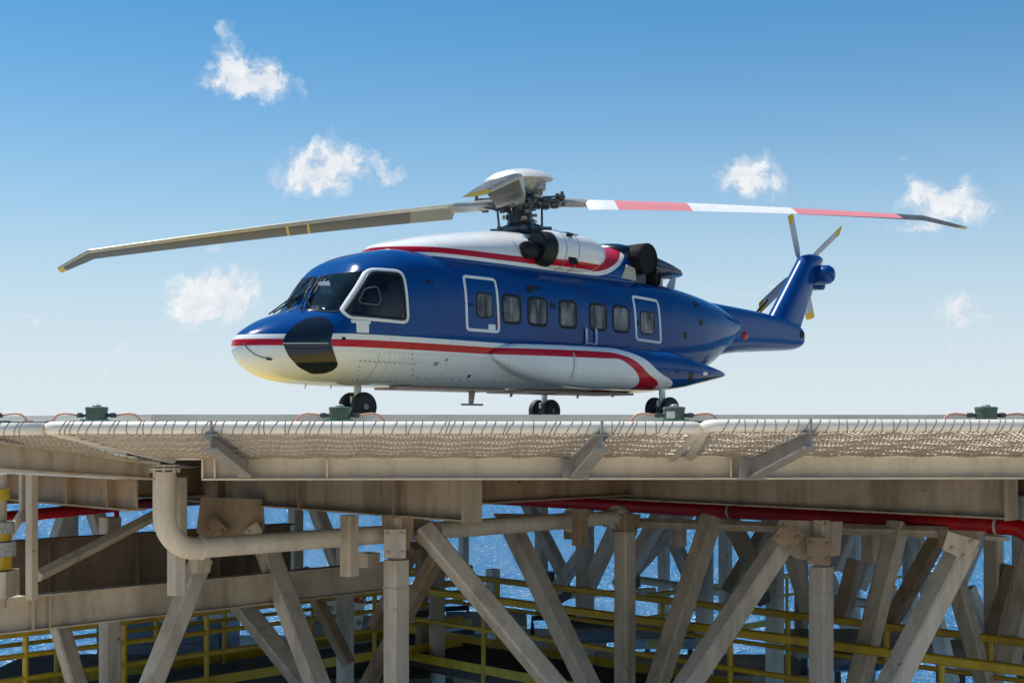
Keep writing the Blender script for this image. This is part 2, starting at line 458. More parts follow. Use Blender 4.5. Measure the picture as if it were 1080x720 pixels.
# cabin windows
WIN = [((530, 310), (549, 342)), ((557, 312), (577, 345)), ((590, 316), (608, 347)), ((622, 320), (639.5, 349)), ((646.6, 322), (663.5, 351.6))]
wins = []
for (x0, y0), (x1, y1) in WIN:
    a0 = az(x0, 325, 1.2)[0] - .02; a1 = az(x1, 325, 1.2)[0] + .03
    o = rounded(rect(a0, 1.725, a1, 2.265), .15); wins.append((o, inset(o, .055))); holes_side.append(inset(o, .05))
dw = rounded(rect(-2.28, 1.80, -1.87, 2.25), .1); dw_i = inset(dw, .03); holes_side.append(inset(dw, .02))
rw = rounded(rect(2.16, 1.73, 2.62, 2.20), .12); rw_i = inset(rw, .03); holes_side.append(inset(rw, .02))
ws_px = rounded([(342, 290), (387.5, 284.5), (361.5, 329), (345, 329.5), (320, 327)], 4)
holes_px.append(inset(ws_px, 1.0))
# cut the openings out of the skin
keep = []; kmi = []
V = fus.v
for f in fus.f:
    n = len(f)
    if n > 4: keep.append(f); continue
    cx = sum(V[i][0] for i in f) / n; cy = sum(V[i][1] for i in f) / n; cz = sum(V[i][2] for i in f) / n
    cut = False
    if abs(cy) > .7 and 1.5 < cz < 2.7 and -5.2 < cx < 3:
        cut = any(inside(h, cx, cz) for h in holes_side)
    if not cut and cx < -4.2 and cz > 1.6:
        q = l2px((cx, -abs(cy), cz)); cut = any(inside(h, *q) for h in holes_px)
    if not cut: keep.append(f)
fus.f = keep; fus.mi = [0] * len(keep)
body = fus.build('fuselage', P_FUS, heli, smooth=True, local=True)
def both(fn, name, mat, label=None, parent=heli, smooth=True, autos=None):
    out = []
    for flip in (False, True):
        mb = MB(); fn(mb, flip); o = mb.build(name, mat, parent, smooth=smooth, local=True, autos=autos); out.append(o)
        if label and not flip: o['label'] = label
    return out
cwf = both(lambda mb, fl: ring(mb, cw_o, cw_i, map_side, .002, .014, flip=fl), 'cockpit_window', P_WHITE)
for i, par in enumerate(cwf):
    mb = MB(); ring(mb, cw_i, inset(cw_o, .10), map_side, .006, .012, flip=bool(i)); mb.build('seal', P_SEAL, par, True, True)
    mb = MB(); patch(mb, inset(cw_o, .08), map_side, .004, .07, flip=bool(i)); mb.build('pane', G_WS, par, True, True)
    # sliding hatch frame inside the pane
    hp = [az(391, 303, 1.15), az(402, 301, 1.15), az(404, 316, 1.15), az(401, 322, 1.15), az(386, 320, 1.15), az(384, 316, 1.15)]
    mb = MB(); o = rounded(hp, .07); ring(mb, o, inset(o, .016), map_side, .008, .004, flip=bool(i)); mb.build('hatch_frame', P_HATCH, par, True, True)
for o_, i_ in wins:
    for par, fl in zip(both(lambda mb, f2: ring(mb, o_, i_, map_side, .002, .012, flip=f2), 'cabin_window', P_SEAL), (False, True)):
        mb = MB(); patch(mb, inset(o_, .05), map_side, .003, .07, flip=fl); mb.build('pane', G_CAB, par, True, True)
# doors: raised white edging, own skin, window
def door(outl, win, win_i, name, open_bottom=False):
    o = rounded(outl, .1); i_ = inset(o, .055)
    for fl in (False, True):
        mb = MB(); ring(mb, o, i_, map_side, .002, .010, flip=fl); d = mb.build(name, P_WHITE, heli, True, True)
        mb = MB(); ring(mb, win, win_i, map_side, .002, .006, flip=fl); mb.build('window_seal', P_SEAL, d, True, True)
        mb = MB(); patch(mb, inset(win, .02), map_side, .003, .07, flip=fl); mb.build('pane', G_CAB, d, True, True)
        if not open_bottom:
            mb = MB(); patch(mb, rect(-1.79, 1.64, -1.73, 1.86), map_side, .006, .05, flip=fl); mb.build('handle_placard', flatpaint('red_placard', (.4, .02, .05)), d, True, True)
            mb = MB(); patch(mb, rect(-1.99, 1.60, -1.82, 1.70), map_side, .006, .05, flip=fl); mb.build('placard', P_WHITE, d, True, True)
door([(-2.56, 2.53), (-1.75, 2.53), (-1.70, 1.555), (-2.52, 1.555)], dw, dw_i, 'cabin_door')
door([(1.96, 2.50), (2.78, 2.46), (2.84, 1.56), (2.02, 1.60)], rw, rw_i, 'rear_door', True)
# windscreen
for i, par in enumerate(both(lambda mb, fl: ring(mb, ws_px, inset(ws_px, 1.4), map_px, .002, .01, 2., flip=fl), 'windscreen', P_DKBLUE)):
    mb = MB(); patch(mb, inset(ws_px, .7), map_px, .004, 2.5, flip=bool(i)); mb.build('pane', G_WS, par, True, True)
# chin windows
ch = [(298, 361.5), (301, 353), (309, 344), (320, 337), (332, 334), (343, 335), (351, 341), (351.5, 350), (348.5, 360), (352, 371), (356.7, 385), (352, 390), (343, 393.5), (329, 394.3), (315, 387), (304, 375)]
for i, par in enumerate(both(lambda mb, fl: patch(mb, rounded(ch, 3, 2), map_px, .006, 3., flip=fl), 'chin_window', G_CHIN)):
    mb = MB()
    if i == 0 or True:
        pts = [map_px((x, 361.9)) for x in (299, 310, 322, 334, 346)]
        pp = [h[0] + h[1] * .008 for h in pts]
        if i: pp = [Vector((p.x, -p.y, p.z)) for p in pp]
        mb.tube(pp, .007, 6); mb.build('divider_strip', P_WHITE, par, True, True)
# small skin fittings
def plate(name, mat, ax, sz, off=.008, poly=None, label=None):
    def fn(mb, fl): patch(mb, poly or rect(ax[0] - sz[0] / 2, ax[1] - sz[1] / 2, ax[0] + sz[0] / 2, ax[1] + sz[1] / 2), map_side, off, .05, flip=fl)
    return both(fn, name, mat, label)
mbv = lambda px, py: az(px, py, 1.2)
plate('vent', P_SEAL, mbv(560, 305), (.16, .1)); plate('vent', P_SEAL, mbv(565, 303), (.34, .055)); plate('vent', P_SEAL, mbv(583.5, 322.5), (.14, .1))
plate('vent', P_SEAL, az(732, 321, 1.0), (.2, .1)); plate('vent', P_SEAL, az(736, 340, 1.05), (.12, .12)); plate('vent', P_SEAL, az(721.5, 354, 1.15), (.1, .14))
plate('vent', P_SEAL, mbv(453, 297.5), (.09, .07)); plate('static_port', P_SEAL, mbv(370.5, 356.5), (.06, .05), .01)
plate('step', P_WHITE, mbv(386, 339), (.33, .05), .02); plate('step', P_WHITE, mbv(387.5, 345.5), (.22, .15), .012)
plate('access_panel', P_GREY, mbv(405, 388), (.01, .5), .004); 
mb0 = mbv(622.5, 355)
def ustep(mb, fl):
    s_ = -1 if not fl else 1
    a0, z0 = mb0; h = map_side((a0, z0)); y = abs(h[0].y) + .03
    mb.tube([(a0 - .14, s_ * (y - .03), z0 + .16), (a0 - .14, s_ * y, z0 + .13), (a0 - .14, s_ * y, z0 - .14), (a0 + .14, s_ * y, z0 - .14), (a0 + .14, s_ * y, z0 + .13), (a0 + .14, s_ * (y - .03), z0 + .16)], .022, 8)
both(ustep, 'folding_step', P_WHITE)
# rivet rows on the lower nose panel: tiny dark fasteners
def rivets(mb, fl):
    for row in ([(380 + i * 5.2, 380.5 + .28 * i) for i in range(12)], [(379 - i * .9, 386 + i * 4.5) for i in range(4)], [(434 + i * .2, 362 + i * 5.5) for i in range(7)], [(372 + i * 5, 401 + .1 * i) for i in range(12)],
                [(440 + i * 9, 398 + .5 * i) for i in range(20)], [(536 + i * 6, 388 + i * .9) for i in range(0)]):
        for q in row:
            h = map_px(q)
            if not h: continue
            p = h[0] + h[1] * .004
            if fl: p = Vector((p.x, -p.y, p.z))
            mb.box(p, (.016, .01, .016))
both(rivets, 'rivet_row', P_SEAL, smooth=False)
def seam_rivets(mb, fl, zr, step, sz):
    for a_ in (-3.25, -2.72, -1.55, .42, 1.83, 2.98, 3.9):
        z_ = zr[0]
        while z_ < zr[1]:
            for da in ((-.03, .03)):
                h = map_side((a_ + da, z_))
                if h:
                    p = h[0] + h[1] * .002; mb.box(Vector((p.x, -p.y, p.z)) if fl else p, (sz, sz, sz))
            z_ += step
both(lambda mb, fl: seam_rivets(mb, fl, (1.5, 2.72), .085, .011), 'skin_fasteners', P_RIV, smooth=False)
def low_rivets(mb, fl):
    for z_ in (.98, 1.12):
        a_ = -4.6
        while a_ < -1.7:
            h = map_side((a_, z_))
            if h:
                p = h[0] + h[1] * .002; mb.box(Vector((p.x, -p.y, p.z)) if fl else p, (.011, .011, .011))
            a_ += .095
both(low_rivets, 'belly_fasteners', P_RIVW, smooth=False)
plate('door_handle', P_SEAL, (-2.40, 2.02), (.13, .035), .014); plate('hinge', P_SEAL, (-1.735, 2.42), (.03, .09), .016); plate('hinge', P_SEAL, (-1.715, 1.98), (.03, .07), .016)
plate('door_handle', P_SEAL, (2.10, 1.95), (.035, .10), .014); plate('drain', P_RIVW, (-3.1, .98), (.09, .06)); plate('drain', P_RIVW, (-2.9, 1.05), (.05, .05)); plate('access_hatch', P_WHITE, (-3.55, 1.0), (.55, .20), .005); plate('jack_point', P_SEAL, (-2.2, .80), (.05, .05), .008)
plate('access_hatch', P_BLUE, (3.35, 2.25), (.42, .30), .006); plate('access_hatch', P_BLUE, (-3.05, 2.35), (.36, .28), .006)
# wipers and grab handles
def wiper(mb, fl):
    def S(q, o=.03):
        h = map_px(q); p = h[0] + h[1] * o
        return Vector((p.x, -p.y, p.z)) if fl else p
    mb.tube([S((318, 329), .03), S((326, 309), .06), S((333, 297), .05)], .014, 8)
    mb.tube([S((341, 292), .035), S((334, 303), .04), S((326, 318), .035)], .018, 6)
    mb.tube([S((323, 324), .02), S((331, 307), .05)], .01, 6)
both(wiper, 'wiper', P_SEAL)
def vhandle(mb, fl):
    s_ = 1 if fl else -1
    mb.tube([(-5.60, s_ * -.20, 1.74), (-5.2, s_ * -.18, 2.02), (-4.85, s_ * -.14, 2.36)], .012, 6)
mb = MB(); vhandle(mb, False); mb.build('wiper_arm', P_SEAL, heli, True, True)
pts = [map_px(q) for q in [(257, 362), (262, 368), (269, 373.5), (277, 376.5), (284, 378)]]
mb = MB(); mb.tube([h[0] + h[1] * .012 for h in pts], .006, 6); h = pts[-1]; mb.box(h[0] + h[1] * .02, (.1, .03, .03)); mb.build('bonding_cable', P_SEAL, heli, True, True)
# ---- sponsons
SP = [(-1.9, 1.22, 1.14, .01), (-1.65, 1.34, 1.0, .10), (-1.3, 1.41, .86, .25), (-.8, 1.44, .74, .43), (-.1, 1.455, .65, .61), (.8, 1.46, .615, .72), (2.2, 1.45, .61, .75), (2.9, 1.36, .66, .75), (3.5, 1.22, .76, .70), (4.0, 1.12, .85, .60), (4.35, 1.04, .92, .46), (4.55, .99, .97, .2)]
def sponson(mb, fl):
    s_ = 1 if fl else -1; secs = []
    a = -1.9
    while a <= 4.55:
        zt, zb, w = interp(SP, a); zc = zb + (zt - zb) * .55; sec = []
        for j in range(40):
            t = 2 * math.pi * (j + .5) / 40; c, q = math.cos(t), math.sin(t)
            y = 1.2 + w * math.copysign(abs(c) ** (2 / 2.9), c) if c > 0 else 1.2 - .5 * abs(c)
            z = zc + ((zt - zc) if q > 0 else (zc - zb)) * math.copysign(abs(q) ** (2 / 2.6), q)
            sec.append(Vector((a, s_ * y, z)))
        secs.append(sec); a += .05
    mb.loft(secs)
sp = both(sponson, 'sponson', P_FUS)
# joints and placards on the port sponson and tail, as small raised plates
def map_y(obj_poly):
    return BVHTree.FromPolygons([v.co.copy() for v in obj_poly.data.vertices], [tuple(p.vertices) for p in obj_poly.data.polygons])
BS = map_y(sp[0])
def map_sp(q):
    h = BS.ray_cast(Vector((q[0], -6, q[1])), Vector((0, 1, 0)))
    return None if h[0] is None else (h[0], h[1] if h[1].y < 0 else -h[1])
def psp(name, mat, px, py, w, h_):
    c = az(px, py, 1.85); fnp = rect(c[0] - w / 2, c[1] - h_ / 2, c[0] + w / 2, c[1] + h_ / 2)
    both(lambda mb, fl: patch(mb, fnp, map_sp, .006, .05, flip=fl), name, mat)
psp('vent', P_SEAL, 725.5, 397.5, .13, .2); psp('placard', P_WHITE, 741, 394, .16, .06); psp('vent', P_SEAL, 710, 392, .08, .05)
psp('filler_cap', P_GREY, 610, 385, .03, .45)
# ---- upper cowling
CT = [(-3.62, 2.99, .12), (-3.52, 3.06, .45), (-3.25, 3.14, .76), (-2.9, 3.23, .94), (-2.4, 3.33, 1.0), (-1.9, 3.41, 1.02), (-.8, 3.545, 1.03), (.2, 3.57, 1.03), (1.0, 3.52, 1.04), (1.6, 3.50, 1.03), (2.2, 3.56, .98), (2.35, 3.55, .9)]
mb = MB(); secs = []; a = -3.62
while a <= 2.36:
    zt, w = interp(CT, a); sec = []
    for j in range(56):
        t = 2 * math.pi * (j + .5) / 56; c, q = math.cos(t), math.sin(t); e = 2.7
        sec.append(Vector((a, w * math.copysign(abs(c) ** (2 / e), c), 2.78 + (zt - 2.78) * abs(q) ** (2 / e) if q > 0 else 2.78 - .15 * abs(q))))
    secs.append(sec); a += .045
mb.loft(secs); mb.build('engine_cowling', P_COWL, heli, True, True)
def nacelle(mb, fl):
    s_ = 1 if fl else -1; secs = []; T = [(-.42, .30), (-.36, .345), (.1, .365), (.5, .36), (.85, .315), (1.15, .2), (1.33, .05)]
    a = -.42
    while a <= 1.335:
        r, = interp(T, a); sec = []
        for j in range(36):
            t = 2 * math.pi * j / 36; sec.append(Vector((a, s_ * (.98 + r * math.cos(t)), 3.18 + r * 1.02 * math.sin(t))))
        secs.append(sec); a += .039
    mb.loft(secs)
nac = both(nacelle, 'engine_nacelle', P_COWL)
RY = Matrix.Rotation(R(90), 4, 'Y')
for s_, par in ((-1, nac[0]), (1, nac[1])):
    T = Matrix.Translation((0, 0, 0))
    mb = MB(); mb.lathe([(.1, -.60), (.26, -.64), (.30, -.60), (.32, -.5), (.33, -.36)], 36, Matrix.Translation((0, s_ * 1.03, 3.175)) @ RY); mb.build('intake_ring', P_SEAL, par, local=True, autos=40)
    mb = MB(); mb.lathe([(.02, -.99), (.10, -.98), (.15, -.92), (.165, -.82), (.15, -.6)], 28, Matrix.Translation((0, s_ * 1.02, 3.12)) @ RY); mb.build('intake_filter', P_SEAL, par, local=True, autos=40)
    for a_r in (-.12, .22):
        mb = MB(); pts = [(a_r, s_ * (.98 + .371 * math.cos(2 * math.pi * j / 40)), 3.18 + .378 * math.sin(2 * math.pi * j / 40)) for j in range(41)]; mb.tube(pts, .005, 5, caps=False); mb.build('cowl_joint', P_RIVW, par, local=True)
    for k, (a0, z0, w, h_) in enumerate(((.04, 3.44, .15, .12), (.06, 3.02, .20, .24))):
        yy = .98 + math.sqrt(max(.0, .372 ** 2 - (z0 - 3.18) ** 2))
        mb = MB(); mb.box((a0, s_ * (yy - .002), z0), (w, .03, h_), Matrix.Rotation(math.copysign(math.asin(max(-1, min(1, (z0 - 3.18) / .372))), (z0 - 3.18)) * (1 if s_ < 0 else -1), 3, 'X')); mb.build('cooling_slot', P_SEAL, par, local=True)
# exhausts
ex = []
for s_ in (-1, 1):
    D = Vector((.22, s_ * .97, -.03)).normalized(); c0 = Vector((2.44, s_ * .57, 3.28)); c1 = c0 + D * .5
    q = D.to_track_quat('Z', 'Y').to_matrix().to_4x4()
    mb = MB(); mb.lathe([(.27, 0), (.30, .3), (.31, .5), (.30, .515), (.29, .505), (.28, .485), (.02, .475)], 32, Matrix.Translation(c0) @ Matrix.Diagonal((1.25, 1, 1, 1)) @ q); e = mb.build('exhaust', P_SOOT, heli, local=True, autos=40)
    D2 = Vector((.3, s_ * .92, -.05)).normalized(); c2 = Vector((3.02, s_ * .58, 2.96))
    q2 = D2.to_track_quat('Z', 'Y').to_matrix().to_4x4()
    mb = MB(); mb.lathe([(.15, 0), (.17, .3), (.16, .32), (.15, .28), (.02, .27)], 24, Matrix.Translation(c2) @ q2); mb.build('cooler_outlet', P_SOOT, heli, local=True, autos=40)
# aft fairing hood
mb = MB(); secs = []
for a, zt, zb, w in ((1.9, 3.55, 2.80, .55), (2.15, 3.60, 2.8, .9), (2.45, 3.58, 2.8, .94), (2.8, 3.51, 2.82, .93), (3.2, 3.42, 2.86, .90), (3.6, 3.33, 2.95, .86), (4.0, 3.23, 3.02, .78), (4.28, 3.17, 3.05, .62), (4.34, 3.13, 3.07, .5)):
    sec = []
    for j in range(36):
        t = 2 * math.pi * (j + .5) / 36; c, q = math.cos(t), math.sin(t); e = 2.8; zc = zb + (zt - zb) * .7
        sec.append(Vector((a, w * math.copysign(abs(c) ** (2 / e), c), zc + (zt - zc) * abs(q) ** (2 / e) if q > 0 else zc - (zc - zb) * abs(q) ** .8)))
    secs.append(sec)
mb.loft(secs); mb.build('aft_fairing', P_DKBLUE, heli, True, True)
mb = MB(); mb.box((3.0, 0, 2.88), (1.5, 1.0, .2));  mb.build('exhaust_pedestal', P_GREY, heli, local=True)
for s_ in (-1, 1):
    mb = MB(); mb.add([Vector((a_, s_ * y_, z_)) for a_, y_, z_ in ((1.78, .9, 2.84), (2.22, .9, 2.80), (2.26, .9, 3.05), (2.0, .9, 3.10), (1.78, 1.04, 2.82), (2.22, 1.05, 2.80), (2.26, .99, 3.05), (2.0, 1.0, 3.10))], [(0, 1, 2, 3), (7, 6, 5, 4), (0, 4, 5, 1), (1, 5, 6, 2), (2, 6, 7, 3), (3, 7, 4, 0)]); mb.build('side_scoop', flatpaint('cream_scoop', (.5, .45, .36), .5, .1), heli, local=True)
mb = MB(); mb.box((2.45, -.86, 2.95), (.45, .12, .34)); mb.box((2.45, .86, 2.95), (.45, .12, .34)); mb.build('heat_shield', P_DKBLUE, heli, local=True)
# ---- tail boom, pylon
BT = [(4.3, 2.72, 1.30, .62), (5.5, 2.665, 1.42, .55), (6.83, 2.61, 1.60, .47), (8.2, 2.53, 1.69, .38), (9.1, 2.40, 1.75, .32), (9.36, 2.33, 1.80, .30), (9.50, 2.25, 1.87, .27), (9.58, 2.16, 1.95, .2), (9.62, 2.08, 2.03, .08)]
mb = MB(); secs = []; a = 4.3
while a <= 9.625:
    zt, zb, w = interp(BT, a); secs.append(section((zt, zb, w, (zt + zb) / 2, 4.4, 3.6), 48, a)); a += .05 if a < 9.3 else .02
mb.loft(secs); boom = mb.build('tail_boom', P_BLUE, heli, True, True)
def pylon_sec(c, ln, th, rz=0):
    sec = []
    for j in range(36):
        t = 2 * math.pi * j / 36; x = math.cos(t); y = math.sin(t)
        sec.append(c + Vector((ln / 2 * math.copysign(abs(x) ** .85, x), th / 2 * y * (1.0 - .25 * x), 0)))
    return sec
mb = MB(); n = 14; secs = []
for i in range(n + 1):
    t = i / n; secs.append(pylon_sec(Vector((8.93 + 1.30 * t, 0, 2.25 + 1.80 * t)), 1.42 - .50 * t, .50 - .08 * t))
secs.append(pylon_sec(Vector((10.26, 0, 4.12)), .62, .30)); secs.append(pylon_sec(Vector((10.27, 0, 4.15)), .3, .12))
mb.loft(secs); mb.build('tail_pylon', P_BLUE, heli, True, True)
RX = Matrix.Rotation(R(90), 4, 'X')     # local z -> -y (port)
mb = MB(); mb.lathe([(.2, -.3), (.235, -.2), (.24, .30), (.23, .44), (.18, .52), (.1, .56), (.02, .57)], 32, Matrix.Translation((10.30, 0, 3.63)) @ RX); mb.build('tail_gearbox', P_BLUE, heli, True, True)
mb = MB(); mb.lathe([(.1, -.2), (.11, .15), (.06, .19), (.02, .19)], 20, Matrix.Translation((10.5, 0, 3.40)) @ RX); mb.build('gearbox_fitting', P_BLUE, heli, True, True)
# horizontal stabiliser on the starboard side
mb = MB(); secs = []
for y, c, L in ((.15, 9.2, 1.0), (1.2, 9.25, .9), (2.3, 9.3, .8), (2.4, 9.3, .5)):
    sec = []
    for j in range(20):
        t = 2 * math.pi * j / 20; sec.append(Vector((c + L / 2 * math.cos(t), y, 2.28 + .05 * math.sin(t))))
    secs.append(sec)
mb.loft(secs); mb.build('stabiliser', P_BLUE, heli, True, True)
mb = MB(); mb.tube([(8.6, .18, 2.95), (8.75, 1.0, 2.3)], .03, 8); mb.build('stabiliser_strut', P_SEAL, heli, True, True)
# tail rotor
tr_c = Vector((10.56, .52, 3.88)); U = Vector((0, -math.sin(R(20)), math.cos(R(20)))); A1 = Vector((1, 0, 0)); NN = A1.cross(U)
mb = MB(); q = (-NN if NN.y < 0 else NN).to_track_quat('Z', 'Y').to_matrix().to_4x4()
mb.lathe([(.09, -.5), (.1, -.12), (.16, -.1), (.18, .04), (.1, .1), (.03, .12)], 24, Matrix.Translation(tr_c) @ q); trh = mb.build('tail_rotor_hub', M['hubdark'], heli, local=True, autos=40)
P_TB = flatpaint('tail_blade_grey', (.50, .49, .47), .4, .1); P_YEL = flatpaint('yellow_tip_paint', (.70, .42, .015), .35, .2)
for k in range(4):
    be = R(42 + 90 * k); d = A1 * math.cos(be) + U * math.sin(be); e = NN.cross(d).normalized()
    mb = MB(); secs = []; st = [(.16, .09, .05), (.35, .12, .045), (.55, .25, .03), (1.0, .27, .026), (1.45, .27, .022), (1.4501, .27, .022), (1.66, .27, .016), (1.68, .2, .01)]
    for r, c, th in st:
        sec = []
        for j in range(16):
            t = 2 * math.pi * j / 16; pit = R(12)
            cc = c / 2 * math.cos(t); tt = th * math.sin(t)
            sh = .0 if r < 1.66 else .0
            sec.append(tr_c + d * (r + (cc * .35 if r > 1.5 else 0)) + e * (cc * math.cos(pit)) + NN * (tt + cc * math.sin(pit)))
        secs.append(sec)
    mb.loft(secs); mb.mi = [1 if (i // 16) >= 5 else 0 for i in range(len(mb.f))]; mb.mi[-2] = 0; mb.mi[-1] = 1
    mb.build('tail_rotor_blade', [P_TB, P_YEL], heli, local=True, autos=50)
mb = MB(); mb.lathe([(.001, 0), (.1, .0), (.1, .05), (.08, .1), (.001, .12)], 20, Matrix.Translation((6.72, -.42, 1.96)) @ RX); mb.build('beacon', P_BEACON, heli, True, True)
mb = MB(); mb.lathe([(.09, 0), (.08, .012)], 20, Matrix.Translation((9.32, -.315, 2.12)) @ RX); mb.build('access_hole', P_SEAL, heli, local=True)
# antennas
mb = MB(); mb.add([(4.35, 0, 2.75), (4.75, 0, 2.75), (4.85, 0, 3.2), (4.72, 0, 3.22), (4.35, .03, 2.75), (4.75, .03, 2.75), (4.85, .015, 3.2), (4.72, .015, 3.22)], [(0, 1, 2, 3), (7, 6, 5, 4), (0, 4, 5, 1), (1, 5, 6, 2), (2, 6, 7, 3), (3, 7, 4, 0)]); mb.build('roof_antenna', P_GREY, heli, local=True)
def under(px, yt, yb, w, name='belly_antenna', foot=0):
    a_, zt = az(px, yt, 0.); zb = az(px, yb, 0.)[1]; mb = MB()
    mb.prism(Vector((a_, 0, .62)), Vector((a_ - .03, 0, zb)), [(w, 0), (0, .02), (-w, 0), (0, -.02)], Vector((1, 0, 0)), Vector((0, 1, 0)), scale_b=.7)
    if foot: mb.tube([(a_ - foot, 0, zb), (a_ + foot, 0, zb)], .018, 8)
    mb.build(name, flatpaint('pinkish_white', (.62, .47, .42), .5, .1), heli, local=True)
under(498, 411, 426.5, .09, foot=.27); under(540, 411, 418.5, .05); under(610, 414, 420, .04); under(647, 414, 418.5, .06); under(323, 405, 410, .012); under(350, 406, 410, .012)
mb = MB(); mb.box((1.2, 0, .575), (3.2, 1.0, .05)); mb.box((-2.0, 0, .58), (2.4, .9, .04)); mb.box((-3.35, -.45, .575), (.35, .2, .05)); mb.build('belly_fairing', flatpaint('stained_belly', (.52, .36, .30), .45, .2), heli, local=True)
# ---- landing gear
def gear(x, y, rad, half, name, zs):
    g = bpy.data.objects.new(name, None); col.objects.link(g); g.parent = heli; g.location = (x, y, 0)
    mb = MB(); mb.tube([(0, 0, zs), (0, 0, rad + .14)], .065, 16); mb.tube([(0, 0, rad + .2), (0, 0, rad - .03)], .045, 14); mb.box((-.06, 0, rad + .12), (.16, .05, .12)); mb.build('strut', P_WHITE, g, local=True, autos=40)
    mb = MB(); mb.tube([(0, -half - .05, rad), (0, half + .05, rad)], .03, 12); mb.build('axle', M['hubmetal'], g, local=True)
    for s_ in (-1, 1):
        W = Matrix.Translation((0, s_ * half, rad)) @ Matrix.Rotation(R(90), 4, 'X')
        mb = MB(); t = .075; mb.lathe([(rad * .58, -t), (rad * .8, -t), (rad * .95, -t * .75), (rad, -t * .35), (rad, t * .35), (rad * .95, t * .75), (rad * .8, t), (rad * .58, t)], 40, W); mb.build('tyre', M['black'], g, local=True, autos=35)
        mb = MB(); mb.lathe([(rad * .60, -t * .98), (rad * .52, -t * 1.04), (rad * .44, -t * .7), (rad * .25, -t * .6), (rad * .2, -t * 1.0), (.01, -t * 1.0), (.01, t), (rad * .2, t), (rad * .25, t * .6), (rad * .44, t * .7), (rad * .5, t), (rad * .54, t * .95)], 28, W); mb.build('rim', flatpaint('rim_paint', (.80, .79, .77), .4, .1), g, local=True, autos=35)
    return g
gear(-3.93, 0, .25, .17, 'nose_gear', .7); gear(2.36, -1.59, .245, .19, 'main_gear', .75); gear(2.36, 1.59, .245, .19, 'main_gear', .75)
# ---- cockpit and cabin fittings seen through the glass
P_INT = flatpaint('dark_trim', (.05, .05, .055), .6, 0); P_SEAT = flatpaint('seat_fabric', (.18, .16, .14), .8, 0); P_PAPER = flatpaint('paper', (.8, .8, .8), .7, 0)
mb = MB(); mb.box((-4.9, 0, 1.68), (.75, 1.5, .1), Matrix.Rotation(R(-12), 3, 'Y')); mb.box((-4.75, 0, 1.4), (.5, 1.5, .5)); mb.build('instrument_panel', P_INT, heli, local=True)
mb = MB(); mb.box((-4.05, 0, 2.62), (.7, .35, .1)); mb.build('overhead_panel', P_INT, heli, local=True)
for y in (-.5, .5):
    mb = MB(); mb.box((-3.9, y, 1.45), (.5, .5, .12)); mb.box((-3.62, y, 1.8), (.13, .5, .75), Matrix.Rotation(R(10), 3, 'Y')); mb.box((-3.52, y, 2.27), (.1, .26, .2)); mb.build('cockpit_seat', P_SEAT, heli, local=True)
cp = map_px((343, 303.5))[0]; cp = cp + (cp - EL).normalized() * .07
mb = MB(); mb.box(cp, (.012, .30, .20), Matrix.Rotation(R(-20), 3, 'Y')); mb.build('clipboard', P_PAPER, heli, local=True)
mb = MB(); mb.box((-4.75, -.55, 1.80), (.2, .5, .05), Matrix.Rotation(R(-10), 3, 'Y')); mb.build('chart', flatpaint('chart_paper', (.6, .5, .36), .7, 0), heli, local=True)
for k in range(6):
    for y in (-.75, .75):
        mb = MB(); mb.box((-1.2 + k * .78, y, 1.6), (.1, .45, .7)); mb.build('cabin_seat', P_SEAT, heli, local=True)
# ---- main rotor
TILT = R(-4.25); HUBZ = 4.20
MR = Matrix.Translation((0, 0, HUBZ)) @ Matrix.Rotation(TILT, 4, 'Y')
mb = MB(); mb.lathe([(.19, -1.0), (.18, -.5), (.25, -.38), (.22, -.25), (.16, -.18), (.14, .2)], 24, MR); mb.build('rotor_mast', M['hubdark'], heli, local=True, autos=40)
mb = MB(); mb.lathe([(.1, -.62), (.42, -.60), (.47, -.55), (.46, -.49), (.40, -.46), (.30, -.42), (.16, -.40)], 40, MR)
for k in range(4):
    t = R(94 + 45 + 90 * k); mb.box(MR @ Vector((.5 * math.cos(t), .5 * math.sin(t), -.53)), (.18, .1, .09), Matrix.Rotation(t, 3, 'Z'))
mb.build('swashplate', M['hubdark'], heli, local=True, autos=40)
mb = MB()
mb.lathe([(.05, -.1), (.30, -.08), (.34, .0), (.30, .09), (.2, .14), (.18, .3)], 16, MR)
for k in range(8):
    t = R(45 * k + 12); mb.box(MR @ Vector((.33 * math.cos(t), .33 * math.sin(t), .0 + .05 * (-1) ** k)), (.14, .1, .16), Matrix.Rotation(t, 3, 'Z'))
mb.build('rotor_hub', M['hubdark'], heli, local=True, autos=30)
random.seed(3)
mb = MB()
for k in range(46):
    t = random.uniform(0, 2 * math.pi); r = random.uniform(.15, .5); z = random.uniform(-.16, .2)
    mb.box(MR @ Vector((r * math.cos(t), r * math.sin(t), z)), (random.uniform(.04, .12),) * 2 + (random.uniform(.03, .1),), Matrix.Rotation(t + random.uniform(-.4, .4), 3, 'Z'))
for k in range(34):
    t = random.uniform(0, 2 * math.pi); r = random.uniform(.12, .42); z = random.uniform(-.42, -.1)
    mb.box(MR @ Vector((r * math.cos(t), r * math.sin(t), z)), (random.uniform(.03, .12), random.uniform(.03, .10), random.uniform(.02, .09)), Matrix.Rotation(t + random.uniform(-.4, .4), 3, 'Z'))
hf = mb.build('hub_fittings', [M['hubtan'], M['hubdark']], heli, local=True); hf['kind'] = 'stuff'
for p in hf.data.polygons: p.material_index = (p.index // 6) % 2
